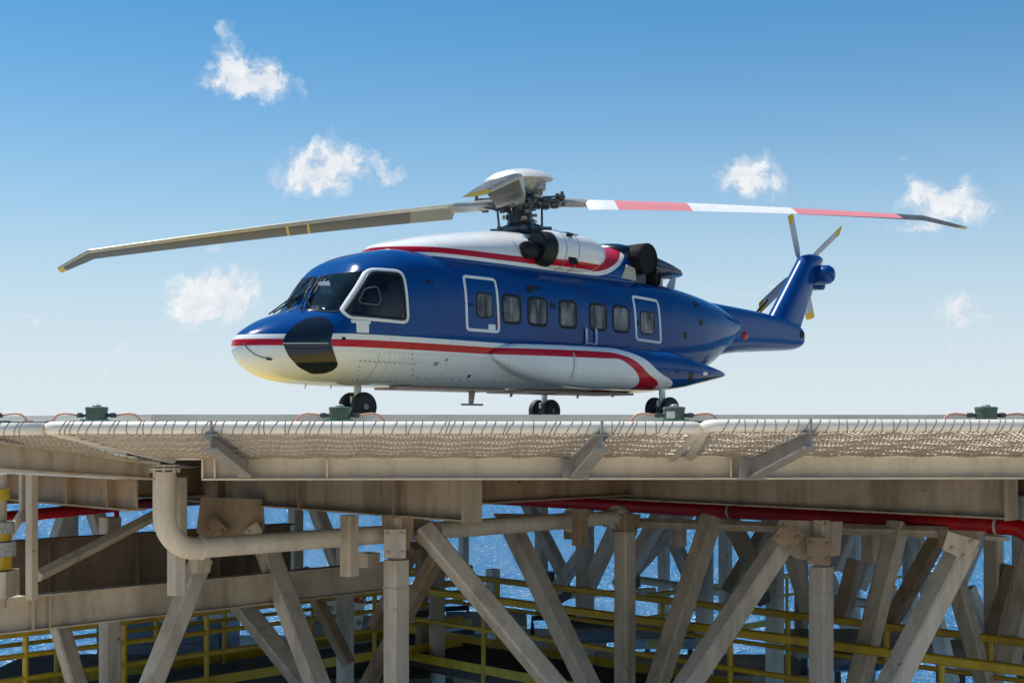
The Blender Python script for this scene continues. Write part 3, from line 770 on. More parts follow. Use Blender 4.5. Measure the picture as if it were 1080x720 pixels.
# vibration absorber drum and domed cap
mb = MB(); mb.lathe([(.12, .1), (.30, .14), (.36, .22), (.44, .32), (.47, .38), (.3, .39)], 30, MR)
for k in range(4):
    t = R(49 + 90 * k); mb.box(MR @ Vector((.40 * math.cos(t), .40 * math.sin(t), .30)), (.22, .22, .16), Matrix.Rotation(t, 3, 'Z'))
mb.build('vibration_absorber', M['hubmetal'], heli, local=True, autos=30)
M['capwhite'] = worn('silver_white_cap', (.68, .67, .65), (.42, .40, .37), .35, metal=.2, streak=False, scale=4)
mb = MB(); mb.lathe([(.50, .38), (.655, .395), (.67, .41), (.62, .47), (.48, .555), (.27, .61), (.09, .63), (.01, .632)], 44, MR); mb.build('rotor_cap', M['capwhite'], heli, local=True, autos=50)
# blades
BTOP, nt, bs = new_mat('blade_top'); tc = N(nt, 'ShaderNodeTexCoord'); sp_ = N(nt, 'ShaderNodeSeparateXYZ'); nt.links.new(tc.outputs['Object'], sp_.inputs[0])
rr = sp_.outputs[0]; c = mixc(nt, mth(nt, 'GREATER_THAN', rr, 1.84), (.74, .74, .73), (.70, .22, .23))
c = mixc(nt, mth(nt, 'GREATER_THAN', rr, 3.28), c, (.74, .74, .73)); c = mixc(nt, mth(nt, 'GREATER_THAN', rr, 5.36), c, (.70, .22, .23)); c = mixc(nt, mth(nt, 'GREATER_THAN', rr, 7.48), c, (.05, .05, .055))
c = mixc(nt, mapr(nt, noise(nt, tc.outputs['Object'], 6, 5, .7), .45, .8, 0, .3), c, (.35, .3, .27)); nt.links.new(c, bs.inputs['Base Color']); bs.inputs['Roughness'].default_value = .45
BBOT, nt, bs = new_mat('blade_underside'); tc = N(nt, 'ShaderNodeTexCoord'); sp_ = N(nt, 'ShaderNodeSeparateXYZ'); nt.links.new(tc.outputs['Object'], sp_.inputs[0]); rr = sp_.outputs[0]
g0 = mixc(nt, noise(nt, tc.outputs['Object'], 5, 5, .7), (.06, .06, .058), (.11, .108, .10))
for r0 in (4.03, 4.42):
    d_ = mth(nt, 'ABSOLUTE', mth(nt, 'SUBTRACT', rr, r0)); g0 = mixc(nt, mth(nt, 'LESS_THAN', d_, .022), g0, (.62, .42, .08))
g0 = mixc(nt, mth(nt, 'LESS_THAN', rr, 2.1), g0, (.24, .22, .18)); g0 = mixc(nt, mth(nt, 'GREATER_THAN', rr, 8.60), g0, (.6, .42, .05))
nt.links.new(g0, bs.inputs['Base Color']); bs.inputs['Roughness'].default_value = .5
BLE = worn('blade_leading_edge', (.50, .46, .36), (.3, .27, .2), .4, metal=.4, streak=False, scale=12)
CUFF = worn('blade_cuff', (.40, .38, .34), (.22, .2, .17), .4, metal=.4, streak=False, scale=8)
def make_blade():
    mb = MB(); secs = []
    st = [1.24, 1.26, 1.6, 2.0, 2.6, 3.3, 4.0, 4.7, 5.4, 6.1, 6.8, 7.4, 7.8, 7.95, 8.1, 8.3, 8.5, 8.58]
    n = 20
    for r in st:
        r_ = r * 1.015; c = .58 if r < 8 else .58 - .2 * (r - 8) / .58
        if r == 1.24: c = .4
        pit = R(23.5 - 14 * (r - 1.2) / 7.4)
        z0 = -.61 * (r / 8) ** 1.31 - (max(0, r - 7.95) * .29); sw = -max(0, r - 7.95) * .55
        sec = []
        for j in range(n):
            t = 2 * math.pi * j / n; x = (1 - math.cos(t)) / 2            # 0 = leading edge
            th = .045 * (c / .58) * 2.6 * (math.sqrt(max(x, 0)) * (1 - x) + .06 * (1 - x)); s_ = 1 if math.sin(t) >= 0 else -1
            y = c * (.25 - x); z = s_ * th
            sec.append(Vector((r_, sw + y * math.cos(pit) - z * math.sin(pit), z0 + y * math.sin(pit) + z * math.cos(pit))))
        secs.append(sec)
    mb.loft(secs); mi = []
    for i in range(len(secs) - 1):
        for j in range(n):
            le = j in (0, 1, n - 1, n - 2)
            mi.append(2 if (le and j in (n - 1, n - 2, 0)) else (0 if j < n // 2 else 1))
    mi += [1, 1]; mb.mi = mi
    b = mb.build('main_rotor_blade', [BTOP, BBOT, BLE], heli, local=True, autos=60)
    mb = MB(); secs = []
    for r, w, h in ((.36, .14, .12), (.5, .22, .17), (.75, .21, .18), (1.0, .22, .16), (1.2, .26, .13), (1.4, .27, .08)):
        pit = R(24) * min(1, (r - .3)); sec = []
        for j in range(12):
            t = 2 * math.pi * j / 12; y = w / 2 * math.copysign(abs(math.cos(t)) ** .6, math.cos(t)); z = h / 2 * math.copysign(abs(math.sin(t)) ** .6, math.sin(t))
            sec.append(Vector((r, y * math.cos(pit) - z * math.sin(pit), -.61 * (r / 8) ** 1.31 + y * math.sin(pit) + z * math.cos(pit))))
        secs.append(sec)
    mb.loft(secs); mb.build('blade_cuff', CUFF, b, local=True, autos=45)
    mb = MB()
    for k in range(26):
        mb.box((random.uniform(.38, .86), random.uniform(-.2, .2), random.uniform(-.14, .13)), (random.uniform(.03, .09), random.uniform(.03, .09), random.uniform(.02, .09)))
    for k in range(7):
        mb.tube([(random.uniform(.3, .5), random.uniform(-.2, .2), random.uniform(-.12, .12)), (random.uniform(.6, .85), random.uniform(-.2, .2), random.uniform(-.12, .12))], random.uniform(.012, .022), 6)
    mb.tube([(.30, .16, -.02), (.62, .2, -.03)], .035, 10); mb.tube([(.40, -.2, -.04), (.75, -.16, .02)], .025, 8)
    mb.lathe([(.05, -.07), (.085, -.06), (.085, .05), (.04, .07)], 16, Matrix.Translation((.66, -.12, -.07)) @ Matrix.Rotation(R(90), 4, 'Y')); mb.build('blade_root_fitting', M['hubdark'], b, local=True, autos=40)
    mb = MB(); mb.tube([(.44, .21, -.50), (.46, .2, -.04)], .022, 8); mb.lathe([(.02, -.55), (.045, -.54), (.045, -.46), (.02, -.45)], 10, Matrix.Translation((.44, .21, 0))); mb.build('pitch_link', M['hubdark'], b, local=True, autos=40)
    return b
b0 = make_blade()
for k, wa in enumerate((186.3, 7.0, 268.6, 92.0)):
    b = b0 if k == 0 else copy_tree(b0, heli)
    mtx = MR @ Matrix.Rotation(R(wa - 45), 4, 'Z')
    b.location = mtx.to_translation(); b.rotation_mode = 'XYZ'; b.rotation_euler = mtx.to_euler('XYZ')
# ================================================================== HELIDECK
DR = R(2.18); DO = Vector((0, 9.9, 0)); DE = Vector((math.cos(DR), math.sin(DR), 0)); DN = Vector((-math.sin(DR), math.cos(DR), 0))
def D(u, v, z): return DO + DE * u + DN * v + Vector((0, 0, z))
CU, CV, AP = 3.5, 15.0, 15.0
def octa(off, z):          # corner ring at distance off inside the edge
    r = (AP - off) / math.cos(R(22.5))
    return [D(CU + r * math.sin(R(-157.5 + 45 * k)), CV + r * math.cos(R(-157.5 + 45 * k)), z) for k in range(8)]
deck = thing('helideck', 'octagonal steel helideck carrying the helicopter, cream edge channel along its rim', 'helideck', D(CU, CV, 0))
# deck surface: green non-skid paint, yellow touchdown ring and white H
m, nt, bs = new_mat('deck_paint'); g = N(nt, 'ShaderNodeNewGeometry'); v = g.outputs['Position']
mp = N(nt, 'ShaderNodeMapping', vector_type='POINT'); mp.inputs['Location'].default_value = (-HEL[0] - .2, -HEL[1] - .2, 0); nt.links.new(v, mp.inputs[0])
ln = N(nt, 'ShaderNodeVectorMath', operation='LENGTH'); nt.links.new(mp.outputs[0], ln.inputs[0]); d = ln.outputs['Value']
nz = noise(nt, v, 1.2, 6, .65)
c = mixc(nt, nz, (.30, .33, .30), (.48, .48, .44))
ringm = mth(nt, 'LESS_THAN', mth(nt, 'ABSOLUTE', mth(nt, 'SUBTRACT', d, 6.0)), .95)
c = mixc(nt, mth(nt, 'MULTIPLY', ringm, mapr(nt, nz, .3, .7, 1, .75)), c, (.72, .50, .045))
edge = mth(nt, 'GREATER_THAN', d, 12.6)
c = mixc(nt, mth(nt, 'MULTIPLY', edge, .8), c, (.52, .51, .47))
nt.links.new(c, bs.inputs['Base Color']); bs.inputs['Roughness'].default_value = .8; bump(nt, bs, noise(nt, v, 60, 2), .4, .01); M['deckpaint'] = m
def slab(mb, top, bot):
    n = len(top); mb.add(top + bot, [tuple(range(n)), tuple(range(2 * n - 1, n - 1, -1))] + [(i, n + i, n + (i + 1) % n, (i + 1) % n) for i in range(n)])
mb = MB(); slab(mb, octa(.06, 0), octa(.06, -.043)); mb.build('deck_plate', [M['deckpaint'], M['alu']], deck).data
mb = MB(); o1, o2 = octa(.052, .003), octa(.052, -.046); i1, i2 = octa(.10, .003), octa(.10, -.046)
n = 8; mb.add(o1 + o2 + i1 + i2, [(i, (i + 1) % n, n + (i + 1) % n, n + i) for i in range(n)] + [(i, (i + 1) % n, 2 * n + (i + 1) % n, 2 * n + i) for i in range(n)] + [(n + i, n + (i + 1) % n, 3 * n + (i + 1) % n, 3 * n + i) for i in range(n)] + [(2 * n + i, 2 * n + (i + 1) % n, 3 * n + (i + 1) % n, 3 * n + i) for i in range(n)])
mb.build('deck_edge_trim', M['alu'], deck)
mb = MB(); slab(mb, octa(.3, -.05), octa(.3, -.32)); mb.build('deck_framing', M['dark'], deck)
mb = MB(); slab(mb, octa(-.20, -.058), octa(-.20, -.068)); mb.build('gutter_pan', M['edge'], deck)
for k in range(8):
    a0, a1 = octa(0, 0)[k], octa(0, 0)[(k + 1) % 8]; dr = (a1 - a0).normalized(); out = dr.cross(Vector((0, 0, 1)))
    cen = D(CU, CV, 0)
    if (a0 - cen).dot(out) < 0: out = -out
    def Q(s_, o, z): return a0 + dr * s_ + out * o + Vector((0, 0, z))
    L = (a1 - a0).length; mb = MB()
    def bar(s0, s1, o0, o1, z0, z1):
        vs = [Q(s_, o, z) for s_ in (s0, s1) for o in (o0, o1) for z in (z0, z1)]
        mb.add(vs, [(0, 1, 3, 2), (4, 6, 7, 5), (0, 4, 5, 1), (2, 3, 7, 6), (0, 2, 6, 4), (1, 5, 7, 3)])
    sa, sb = (.30 if k == 0 else .02), (L - .42 if k == 7 else L - .02)
    bar(sa, sb, -.02, 0, -.47, -.07); bar(sa, sb, -.10, .075, -.484, -.47); bar(sa, sb, -.1, .03, -.325, -.312)
    for q in ([L - .43, L - .52, L - 1.345, L - 4.36, L - 7.36] if k == 7 else [.9, 1.5, 4.5, 7.5, 10.5]):
        if q < L: bar(q, q + .014, .001, .065, -.469, -.326)
    mb.build('edge_channel', M['edge'], deck)
# bolt-up net brackets
def bracket(o_px, oy_top, i_px, Yo=8.36, Yi=9.86, h1=.10, h2=.155, zi=None):
    a = at(o_px, oy_top, Yo); b = at(i_px, 484, Yi); b.z = -.325
    mb = MB(); mb.ibeam(a, b, h1, .10, .011, .009, h2=h2)
    mb.box(b + Vector((0, .0, -.08)), (.2, .03, .16)); mb.tube([a + Vector((0, .02, 0)), a + Vector((0, .02, .085))], .009, 8)
    mb.build('net_bracket', M['bracket'], deck)
for o, i in ((222, 262), (635, 607), (856, 793)): bracket(o, 457.5 if o < 700 else 455.5, i)
mb = MB(); a = at(-42, 460, 8.34); b = at(158, 489, 9.9); mb.ibeam(a, b, .20, .13, .014, .011, h2=.12); mb.build('net_bracket', M['steel'], deck)
# ---- safety nets
def net(label, o0, o1, i0, i1, side0=True, side1=True, rt=.041, pitch=.056):
    """o0,o1 outer corners, i0,i1 inner corners"""
    o0, o1, i0, i1 = map(Vector, (o0, o1, i0, i1))
    t = thing('safety_net', label, 'safety net', (o0 + o1) / 2, 0, 'perimeter safety nets')
    rc = .09
    pts = []
    def corner(p, q, s_, k=5):   # rounded bend at q from p to s_
        A = q + (p - q).normalized() * rc; B = q + (s_ - q).normalized() * rc
        return [A * (1 - x) ** 2 + q * 2 * x * (1 - x) + B * x * x for x in [j / k for j in range(k + 1)]]
    path = ([i0] + corner(i0, o0, o1) if side0 else [o0]) + (corner(o0, o1, i1) + [i1] if side1 else [o1])
    rr = [rt] * len(path)
    mb = MB(); mb.tube(path, rt, 20)
    mb.build('tube_frame', M['net_tube'], t, smooth=True)
    mb = MB(); mb.tube([i0, i1], .014, 8); mb.build('inner_rail', M['net_tube'], t, smooth=True)
    # chain link
    mb = MB(); Wd = max((o1 - o0).length, (i1 - i0).length); Ln = ((i0 + i1) / 2 - (o0 + o1) / 2).length
    def S(x, y):
        p = o0.lerp(o1, x).lerp(i0.lerp(i1, x), y)
        p.z -= .045 * math.sin(math.pi * min(1, max(0, y))) * (.75 + .25 * math.sin(x * Wd * 3.1)) + .006 * math.sin(x * Wd * 17 + y * 9)
        return p
    nx = int(Wd / pitch); k = Ln / Wd
    for fam in (1, -1):
        for i in range(-int(nx * k) - 1, nx + int(nx * k) + 2):
            x0 = i / nx; x1 = x0 + fam * k
            pts = []; K = 14
            for j in range(K + 1):
                y = j / K; x = x0 + (x1 - x0) * y
                if -.0001 <= x <= 1.0001: pts.append(S(x, y) + Vector((0, 0, .004 * fam * (-1) ** j)))
            if len(pts) > 1: mb.tube(pts, .0052, 4, caps=False)
    mb.build('chain_link_mesh', M['wire'], t)
    # lashings
    d = (o1 - o0).normalized(); L = (o1 - o0).length; x = .12
    while x < L - .1:
        c0 = o0 + d * x; lean = random.choice((.018, .02, .012, .0, .024)) + random.uniform(-.004, .004); pts = []
        for j in range(13):
            tt = 2 * math.pi * j / 12
            pts.append(c0 + d * (lean * math.cos(tt)) + Vector((0, 1, 0)) * (rt + .003) * math.sin(tt) + Vector((0, 0, 1)) * (rt + .003) * math.cos(tt))
        mb = MB(); mb.tube(pts, .0024, 4, caps=False); mb.build('lashing', M['lash'], t); x += random.choice((.055, .06, .068, .075, .03))
    return t
net('long chain link safety net panel with pale tube frame, left of the gap', at(47, 450.8, 8.42), at(737, 450.8, 8.46), at(182, 483, 9.84), at(709, 481, 9.9))
net('chain link safety net panel with pale tube frame right of the gap, slightly raised', at(745, 448.7, 8.44), Vector((5.35, 8.62, at(745, 448.7, 8.44).z)), at(728, 480, 9.9), Vector((5.35, 10.08, -.315)))
net('short corner safety net piece with a greyer tube at the left end of the rim', at(-70, 453, 8.5), at(46, 452, 8.43), at(22, 465, 8.75), at(168, 488, 9.84), side0=False, side1=False)
# ---- perimeter lamps
def lamp(px, label, flip=False, Y=9.74, shade=0):
    p = at(px, 441.2, Y + px / F * .0); p.z = -.052
    t = thing('perimeter_lamp', label, 'deck lamp', p, DR, 'green lamps along the helideck rim')
    def L(*a): return Vector(a)
    mb = MB(); mb.box((0, .02, .004), (.34, .16, .009)); mb.box((0, -.05, .012), (.2, .05, .012)); mb.build('base_plate', M['teal'], t, local=True)
    mb = MB(); mb.lathe([(.05, .006), (.078, .012), (.079, .085), (.083, .088), (.083, .104), (.074, .110), (.02, .112)], 28); mb.build('housing', M['lamp_green'], t, local=True, autos=40)
    mb = MB(); mb.lathe([(.034, .110), (.032, .120), (.018, .128), (.004, .130)], 18); mb.build('lens', LENS, t, local=True, smooth=True)
    for s_ in (-1, 1):
        mb = MB(); mb.tube([(s_ * .07, 0, .048), (s_ * .10, 0, .048), (s_ * .145, 0, .048)], .014, 10); mb.box((s_ * .12, 0, .048), (.03, .036, .036)); mb.build('cable_gland', M['hubdark'], t, local=True)
        mb = MB(); pts = [(.14, .048), (.19, .056), (.24, .060), (.28, .052), (.305, .030), (.325, .004)]
        mb.tube([(s_ * x, 0 - .02 * max(0, (x - .2)), z) for x, z in pts], .0085, 10); mb.box((s_ * .33, 0, .006), (.06, .03, .01)); mb.build('conduit', M['hose'], t, local=True, autos=50)
    if shade:
        mb = MB(); mb.box((-.035, -.066, .05), (.055, .03, .05)); mb.build('label_plate', M['signwhite'], t, local=True)
    return t
LENS = flatpaint('lamp_lens', (.5, .42, .36), .05, 1.)
lamp(102, 'green rim lamp left of the helicopter, above the white pipe'); lamp(358.5, 'green rim lamp in front of the nose wheel')
lamp(711, 'green rim lamp with a pale plate, in front of the rear wheels', shade=1); lamp(1040, 'green rim lamp farthest right, clear of the tail')
lamp(-18, 'green rim lamp cut by the left picture edge')
# ================================================================== SUBSTRUCTURE
def EZ(x, y, z): return Vector((x, y, z + EYE.z))       # z below / above the eye
q45 = math.sqrt(.5)
sub = thing('cantilever_girders', 'grid of deep brown grey plate girders directly under the helideck', 'girders', (0, 14, -.9))
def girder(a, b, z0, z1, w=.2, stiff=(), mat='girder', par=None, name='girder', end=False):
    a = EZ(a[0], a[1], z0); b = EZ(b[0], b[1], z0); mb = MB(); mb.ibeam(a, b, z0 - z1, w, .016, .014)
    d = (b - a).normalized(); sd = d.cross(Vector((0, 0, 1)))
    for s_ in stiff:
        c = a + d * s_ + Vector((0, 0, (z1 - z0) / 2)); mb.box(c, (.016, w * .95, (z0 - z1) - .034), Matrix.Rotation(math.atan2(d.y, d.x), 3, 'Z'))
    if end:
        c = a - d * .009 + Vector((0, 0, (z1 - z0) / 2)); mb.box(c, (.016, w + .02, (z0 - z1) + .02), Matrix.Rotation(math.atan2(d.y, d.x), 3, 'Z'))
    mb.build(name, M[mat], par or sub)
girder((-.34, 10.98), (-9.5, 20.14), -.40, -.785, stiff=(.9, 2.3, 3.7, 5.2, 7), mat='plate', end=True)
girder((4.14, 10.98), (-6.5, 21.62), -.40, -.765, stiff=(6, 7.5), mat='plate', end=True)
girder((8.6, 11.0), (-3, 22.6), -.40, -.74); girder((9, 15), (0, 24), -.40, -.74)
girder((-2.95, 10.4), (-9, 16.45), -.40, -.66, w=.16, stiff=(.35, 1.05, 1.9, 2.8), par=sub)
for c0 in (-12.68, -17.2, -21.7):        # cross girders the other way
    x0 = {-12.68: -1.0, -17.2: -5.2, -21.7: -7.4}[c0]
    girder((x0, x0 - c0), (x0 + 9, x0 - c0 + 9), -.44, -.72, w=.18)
deep = thing('transfer_beam', 'long dirty tan plate girder crossing low behind the white pipe at left', 'beam', EZ(-3, 12.3, -1.7))
a, b = EZ(-4.95, 10.31, -1.42), EZ(-1.35, 13.91, -1.42)
mb = MB(); mb.ibeam(a, b, .30, .14, .014, .012)
d = (b - a).normalized()
for s_ in (.62, .76, 1.23, 1.38): mb.box(a + d * s_ + Vector((0, 0, -.15)), (.014, .134, .27), Matrix.Rotation(R(45), 3, 'Z'))
mb.build('beam', M['steel'], deep)
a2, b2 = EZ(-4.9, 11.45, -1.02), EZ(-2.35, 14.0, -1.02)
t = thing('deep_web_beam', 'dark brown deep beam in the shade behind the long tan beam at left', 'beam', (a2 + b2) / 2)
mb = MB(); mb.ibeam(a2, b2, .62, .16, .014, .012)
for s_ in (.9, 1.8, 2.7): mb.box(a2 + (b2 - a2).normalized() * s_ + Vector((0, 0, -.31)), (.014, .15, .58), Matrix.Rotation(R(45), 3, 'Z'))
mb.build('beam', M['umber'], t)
# columns and braces; px positions are where they stand at distance Y
front = thing('front_truss', 'near row of tan box section columns and diagonal braces holding up the helideck', 'truss', EZ(1, 12, -3.2))
rear = thing('rear_truss', 'shaded rows of columns and braces farther back under the helideck', 'truss', EZ(1, 20, -3.2))
left = thing('left_truss', 'columns and braces at left, around the curved white pipe', 'truss', EZ(-4, 12, -3.2))
def member(par, name, p, q, w, mat='steel', tw=45.):
    mb = MB(); mb.boxbeam(at(*p), at(*q), w, tw, bev=min(.018, w * .12)); return mb.build(name, M[mat], par)
def col_(par, px, Y, y0, y1, w, mat='steel', tw=45.): return member(par, 'column', (px, y0, Y), (px, y1, Y), w, mat, tw)
col_(front, 418, 11.67, 590, 790, .175, 'steel_cool'); col_(front, 659, 13.95, 560, 790, .175); col_(front, 866, 12.28, 597, 790, .178, 'steel_cool')
col_(front, 418, 11.69, 545, 592, .115); col_(front, 659, 13.97, 541, 565, .15, 'girder'); col_(front, 866, 12.3, 548, 600, .12)
B_ = lambda par, *a, **k: member(par, 'brace', *a, **k)
B_(front, (447, 558, 11.75), (598, 738, 11.1), .165, 'steel_cool', tw=58); B_(front, (536, 548, 14.2), (632, 745, 13.1), .185, 'steel_cool', tw=50)
B_(front, (751, 545, 14.0), (687, 740, 13.6), .185, tw=48); B_(front, (829, 566, 12.35), (716, 735, 11.6), .185, 'steel_cool', tw=62)
B_(front, (947, 552, 13.2), (900, 740, 12.7), .18); B_(front, (1018, 572, 11.35), (932, 738, 10.8), .19, 'steel_cool', tw=62)
# left side
col_(left, 33.5, 11.0, 497, 632, .078, tw=30); col_(left, 24, 11.1, 500, 545, .05); B_(left, (24, 540, 11.1), (0, 580, 10.9), .06)
B_(left, (40, 607, 11.25), (168, 541, 12.6), .085, tw=70)
col_(left, 116, 13.6, 545, 760, .175, 'steel_cool'); col_(left, 364, 15.9, 560, 760, .165, 'steel_cool')
B_(left, (60, 650, 13.3), (88, 745, 12.9), .16, tw=40); B_(left, (213, 588, 11.9), (152, 740, 11.4), .165, 'steel_cool')
B_(left, (279, 573, 13.1), (344, 745, 12.4), .19, 'steel_cool', tw=46); B_(left, (238, 618, 14.6), (335, 738, 13.6), .19, 'steel_cool', tw=50)
col_(left, 186, 10.55, 572, 627, .115, 'steel_cool'); col_(left, 191, 11.2, 503, 578, .08); col_(left, 368.5, 11.35, 543, 607, .128, tw=38)
mb = MB(); mb.box(at(211, 595, 10.9), (.12, .12, .13), Matrix.Rotation(R(45), 3, 'Z')); mb.build('pipe_shoe', M['steel'], left); mb = MB(); mb.box(at(389, 590, 11.9), (.14, .14, .13), Matrix.Rotation(R(45), 3, 'Z')); mb.build('pipe_shoe', M['steel'], left)
mb = MB(); mb.tube([at(461, 585, 17.5), at(461, 760, 17.5)], .105, 20); mb.build('round_column', M['steel'], left, smooth=True)
col_(left, 445, 18.5, 560, 760, .15, 'girder'); mb = MB(); mb.tube([at(445, 643, 18.5), at(445, 646, 18.5)], .15, 14); mb.tube([at(445, 647, 18.5), at(445, 649, 18.5)], .14, 14); mb.build('clamp', M['dark'], left)
B_(left, (462, 585, 13.4), (384, 728, 14.6), .15, 'girder'); B_(left, (438, 575, 14.), (395, 660, 14.5), .13, 'girder')
B_(left, (318, 600, 15.8), (368, 700, 15.6), .14, 'girder')
# gusset plates with bolts
def gusset(par, pts, Y, bolts=(), mat='girder', th=.03, name='gusset_plate'):
    mb = MB(); P = [at(x, y, Y) for x, y in pts]; Pb = [p + Vector((0, th, 0)) for p in P]; n = len(P)
    mb.add(P + Pb, [tuple(range(n)), tuple(range(2 * n - 1, n - 1, -1))] + [(i, (i + 1) % n, n + (i + 1) % n, n + i) for i in range(n)])
    for b in bolts:
        c = at(b[0], b[1], Y); mb.lathe([(.022, -.012), (.022, .012), (.012, .02), (.002, .02)], 6, Matrix.Translation(c) @ Matrix.Rotation(R(90), 4, 'X'))
    mb.build(name, M[mat], par)
gusset(front, [(402, 543), (436, 543), (436, 556), (431, 580), (405, 580)], 11.66); gusset(front, [(405, 558), (428, 558), (428, 588), (405, 588)], 11.52, [(409, 563), (424, 563), (409, 583), (424, 583)], 'steel_cool')
gusset(front, [(432, 545), (467, 551), (466, 562), (452, 580), (440, 572)], 11.85); 
gusset(front, [(822, 548), (889, 550), (886, 585), (850, 590), (838, 588), (815, 570)], 12.36, mat='steel'); gusset(front, [(851, 566), (877, 567), (876, 595), (852, 595)], 12.12, [(855, 572), (873, 573), (855, 589), (873, 589)], 'girder')
gusset(front, [(828, 549), (849, 564), (832, 584), (814, 567)], 12.15, [(827, 555), (841, 566), (820, 566), (833, 577)], 'girder')
gusset(front, [(990, 558), (1040, 560), (1034, 568), (1017, 595), (992, 578)], 11.4, mat='girder'); gusset(front, [(1000, 560), (1034, 570), (1020, 592), (994, 579)], 11.15, [(1024, 571), (1004, 578), (1016, 586)], 'steel')
gusset(left, [(212, 524), (277, 526), (279, 556), (272, 570), (250, 580), (220, 575), (207, 560)], 13.0, mat='girder')
gusset(left, [(225, 542), (240, 558), (229, 568), (214, 560)], 12.9, [(224, 547), (219, 558), (234, 560)], 'girder'); gusset(left, [(271, 549), (277, 560), (268, 570), (257, 560)], 12.9, [(262, 561), (271, 552)], 'steel')
gusset(front, [(640, 541), (676, 542), (671, 565), (648, 563)], 14.1, mat='girder'); gusset(front, [(520, 541), (565, 542), (556, 556), (530, 556)], 14.4, mat='girder')
# rear members
def RC(px, Y, y0, y1, w=.2, mat='steel_cool'): col_(rear, px, Y, min(y0, 518) if y0 < 575 else y0, y1, w, mat)
RC(617, 18.5, 545, 760); RC(571, 21, 540, 645, .17); RC(743, 19, 560, 760, .2); RC(765, 22, 545, 700, .18); RC(817, 17.5, 570, 760, .19, 'steel'); RC(1048, 14.6, 552, 740, .17, 'steel'); RC(489, 22, 560, 622, .14); RC(312, 19, 530, 610, .17); RC(1076, 16.5, 500, 640, .16)
RC(73, 19, 530, 620, .2); RC(900, 24, 540, 690, .2); RC(700, 25, 545, 690, .18); RC(960, 22, 540, 700, .2); RC(520, 24, 600, 720, .2); RC(845, 21, 560, 720, .17, 'girder')
def RB(p, q, w=.17, mat='steel_cool'):
    if p[1] < 572:                      # run up to the girders
        k = (518 - p[1]) / (q[1] - p[1]); p = (p[0] + (q[0] - p[0]) * k, 518, p[2] + (q[2] - p[2]) * k)
    return B_(rear, p, q, w, mat)
RB((648, 560, 17), (619, 622, 17.6)); RB((571, 560, 20), (598, 612, 20)); RB((618, 578, 19), (586, 622, 20)); RB((694, 548, 17), (654, 618, 17.5), .19); RB((712, 552, 18), (664, 604, 18.5), .19)
RB((770, 548, 17), (808, 622, 17), .19, 'girder'); RB((812, 552, 18.5), (768, 625, 18.5), .19, 'girder'); RB((706, 560, 19), (735, 625, 19), .17); RB((835, 585, 15.5), (856, 655, 15.5), .16, 'steel')
RB((903, 590, 15.2), (886, 656, 15.2), .17, 'girder'); RB((990, 566, 14.2), (936, 662, 14.4), .16, 'girder'); RB((962, 558, 18), (978, 600, 18), .17); RB((975, 605, 17), (1003, 720, 17), .18)
RB((1004, 600, 13.5), (1042, 730, 13.2), .165, 'steel'); RB((1068, 596, 14.5), (1042, 690, 14.5), .15, 'girder'); RB((1092, 570, 13.5), (1062, 700, 13.2), .2, 'steel'); RB((898, 558, 18), (880, 600, 18), .17); RB((930, 560, 20), (905, 620, 20), .2)
RB((70, 545, 18), (48, 610, 18), .2); RB((100, 540, 18), (118, 590, 18), .2); RB((335, 540, 18), (350, 575, 18), .17); RB((335, 540, 17), (358, 600, 17), .17)
RB((1020, 620, 19), (1052, 700, 19), .2); RB((870, 600, 22), (905, 690, 22), .2); RB((930, 620, 23), (960, 560, 23), .2)
RB((920, 578, 18.5), (945, 640, 18.5), .17); RB((790, 585, 21), (768, 640, 21), .17); RB((1035, 560, 19), (1010, 620, 19), .17)
col_(rear, 919, 13.9, 548, 593, .17, 'steel'); col_(rear, 611.5, 13.0, 536, 575, .125, 'girder'); col_(rear, 715, 15.6, 548, 576, .16, 'steel'); col_(rear, 602, 15, 545, 568, .13, 'girder')
for a_, b_, r_ in (((672, 611, 20), (760, 624, 19), .06), ((880, 632, 20), (950, 640, 19), .07), ((600, 628, 21), (690, 622, 22), .05), ((20, 600, 19), (100, 592, 20), .08)):
    mb = MB(); mb.tube([at(*a_), at(*b_)], r_, 12); mb.build('tie_rod', M['pipe'], rear, smooth=True)
for x, y, Y in ((576, 612, 20), (665, 610, 18), (592, 622, 20), (802, 626, 17)): gusset(rear, [(x - 9, y - 9), (x + 9, y - 9), (x + 11, y + 8), (x, y + 14), (x - 11, y + 8)], Y, mat='hubdark', th=.15)
# under-girder chord seen behind the red pipe
mb = MB(); mb.boxbeam(at(636, 550, 14.6), at(1000, 561, 12.9), .09, 40); mb.build('chord', M['steel'], front)
# ================================================================== PIPES
def s_at(px, x0, y0, dx):      # distance along a 45 degree line at which it crosses a sight line
    k = (px - 540) / F; return (k * y0 - x0) / (q45 * (dx - k))
wp = thing('white_drain_pipe', 'cream painted pipe coming down from the deck corner and bending right under the girders', 'pipe', at(174, 560, 10.2))
zc = -.955
pts = [at(173.5, 497, 10.2), at(173.5, 543, 10.2)]; el0 = at(173.5, 543, 10.2); dirn = Vector((q45, q45, 0)); Rb = abs(EZ(0, 0, zc).z - el0.z)
for j in range(1, 11):
    t = R(9 * j); pts.append(Vector((el0.x, el0.y, el0.z)) + dirn * (Rb * (1 - math.cos(t))) + Vector((0, 0, -Rb * math.sin(t))))
p_el = pts[-1]; end = p_el + dirn * s_at(603, p_el.x, p_el.y, 1)
mb = MB(); mb.tube(pts, .089, 28); mb.tube([p_el, end], .082, 28); mb.build('pipe_run', M['pipe'], wp, smooth=False, autos=50)
mb = MB()
def vfl(p, d, r, th): mb.tube([p - d * th / 2, p + d * th / 2], r, 28)
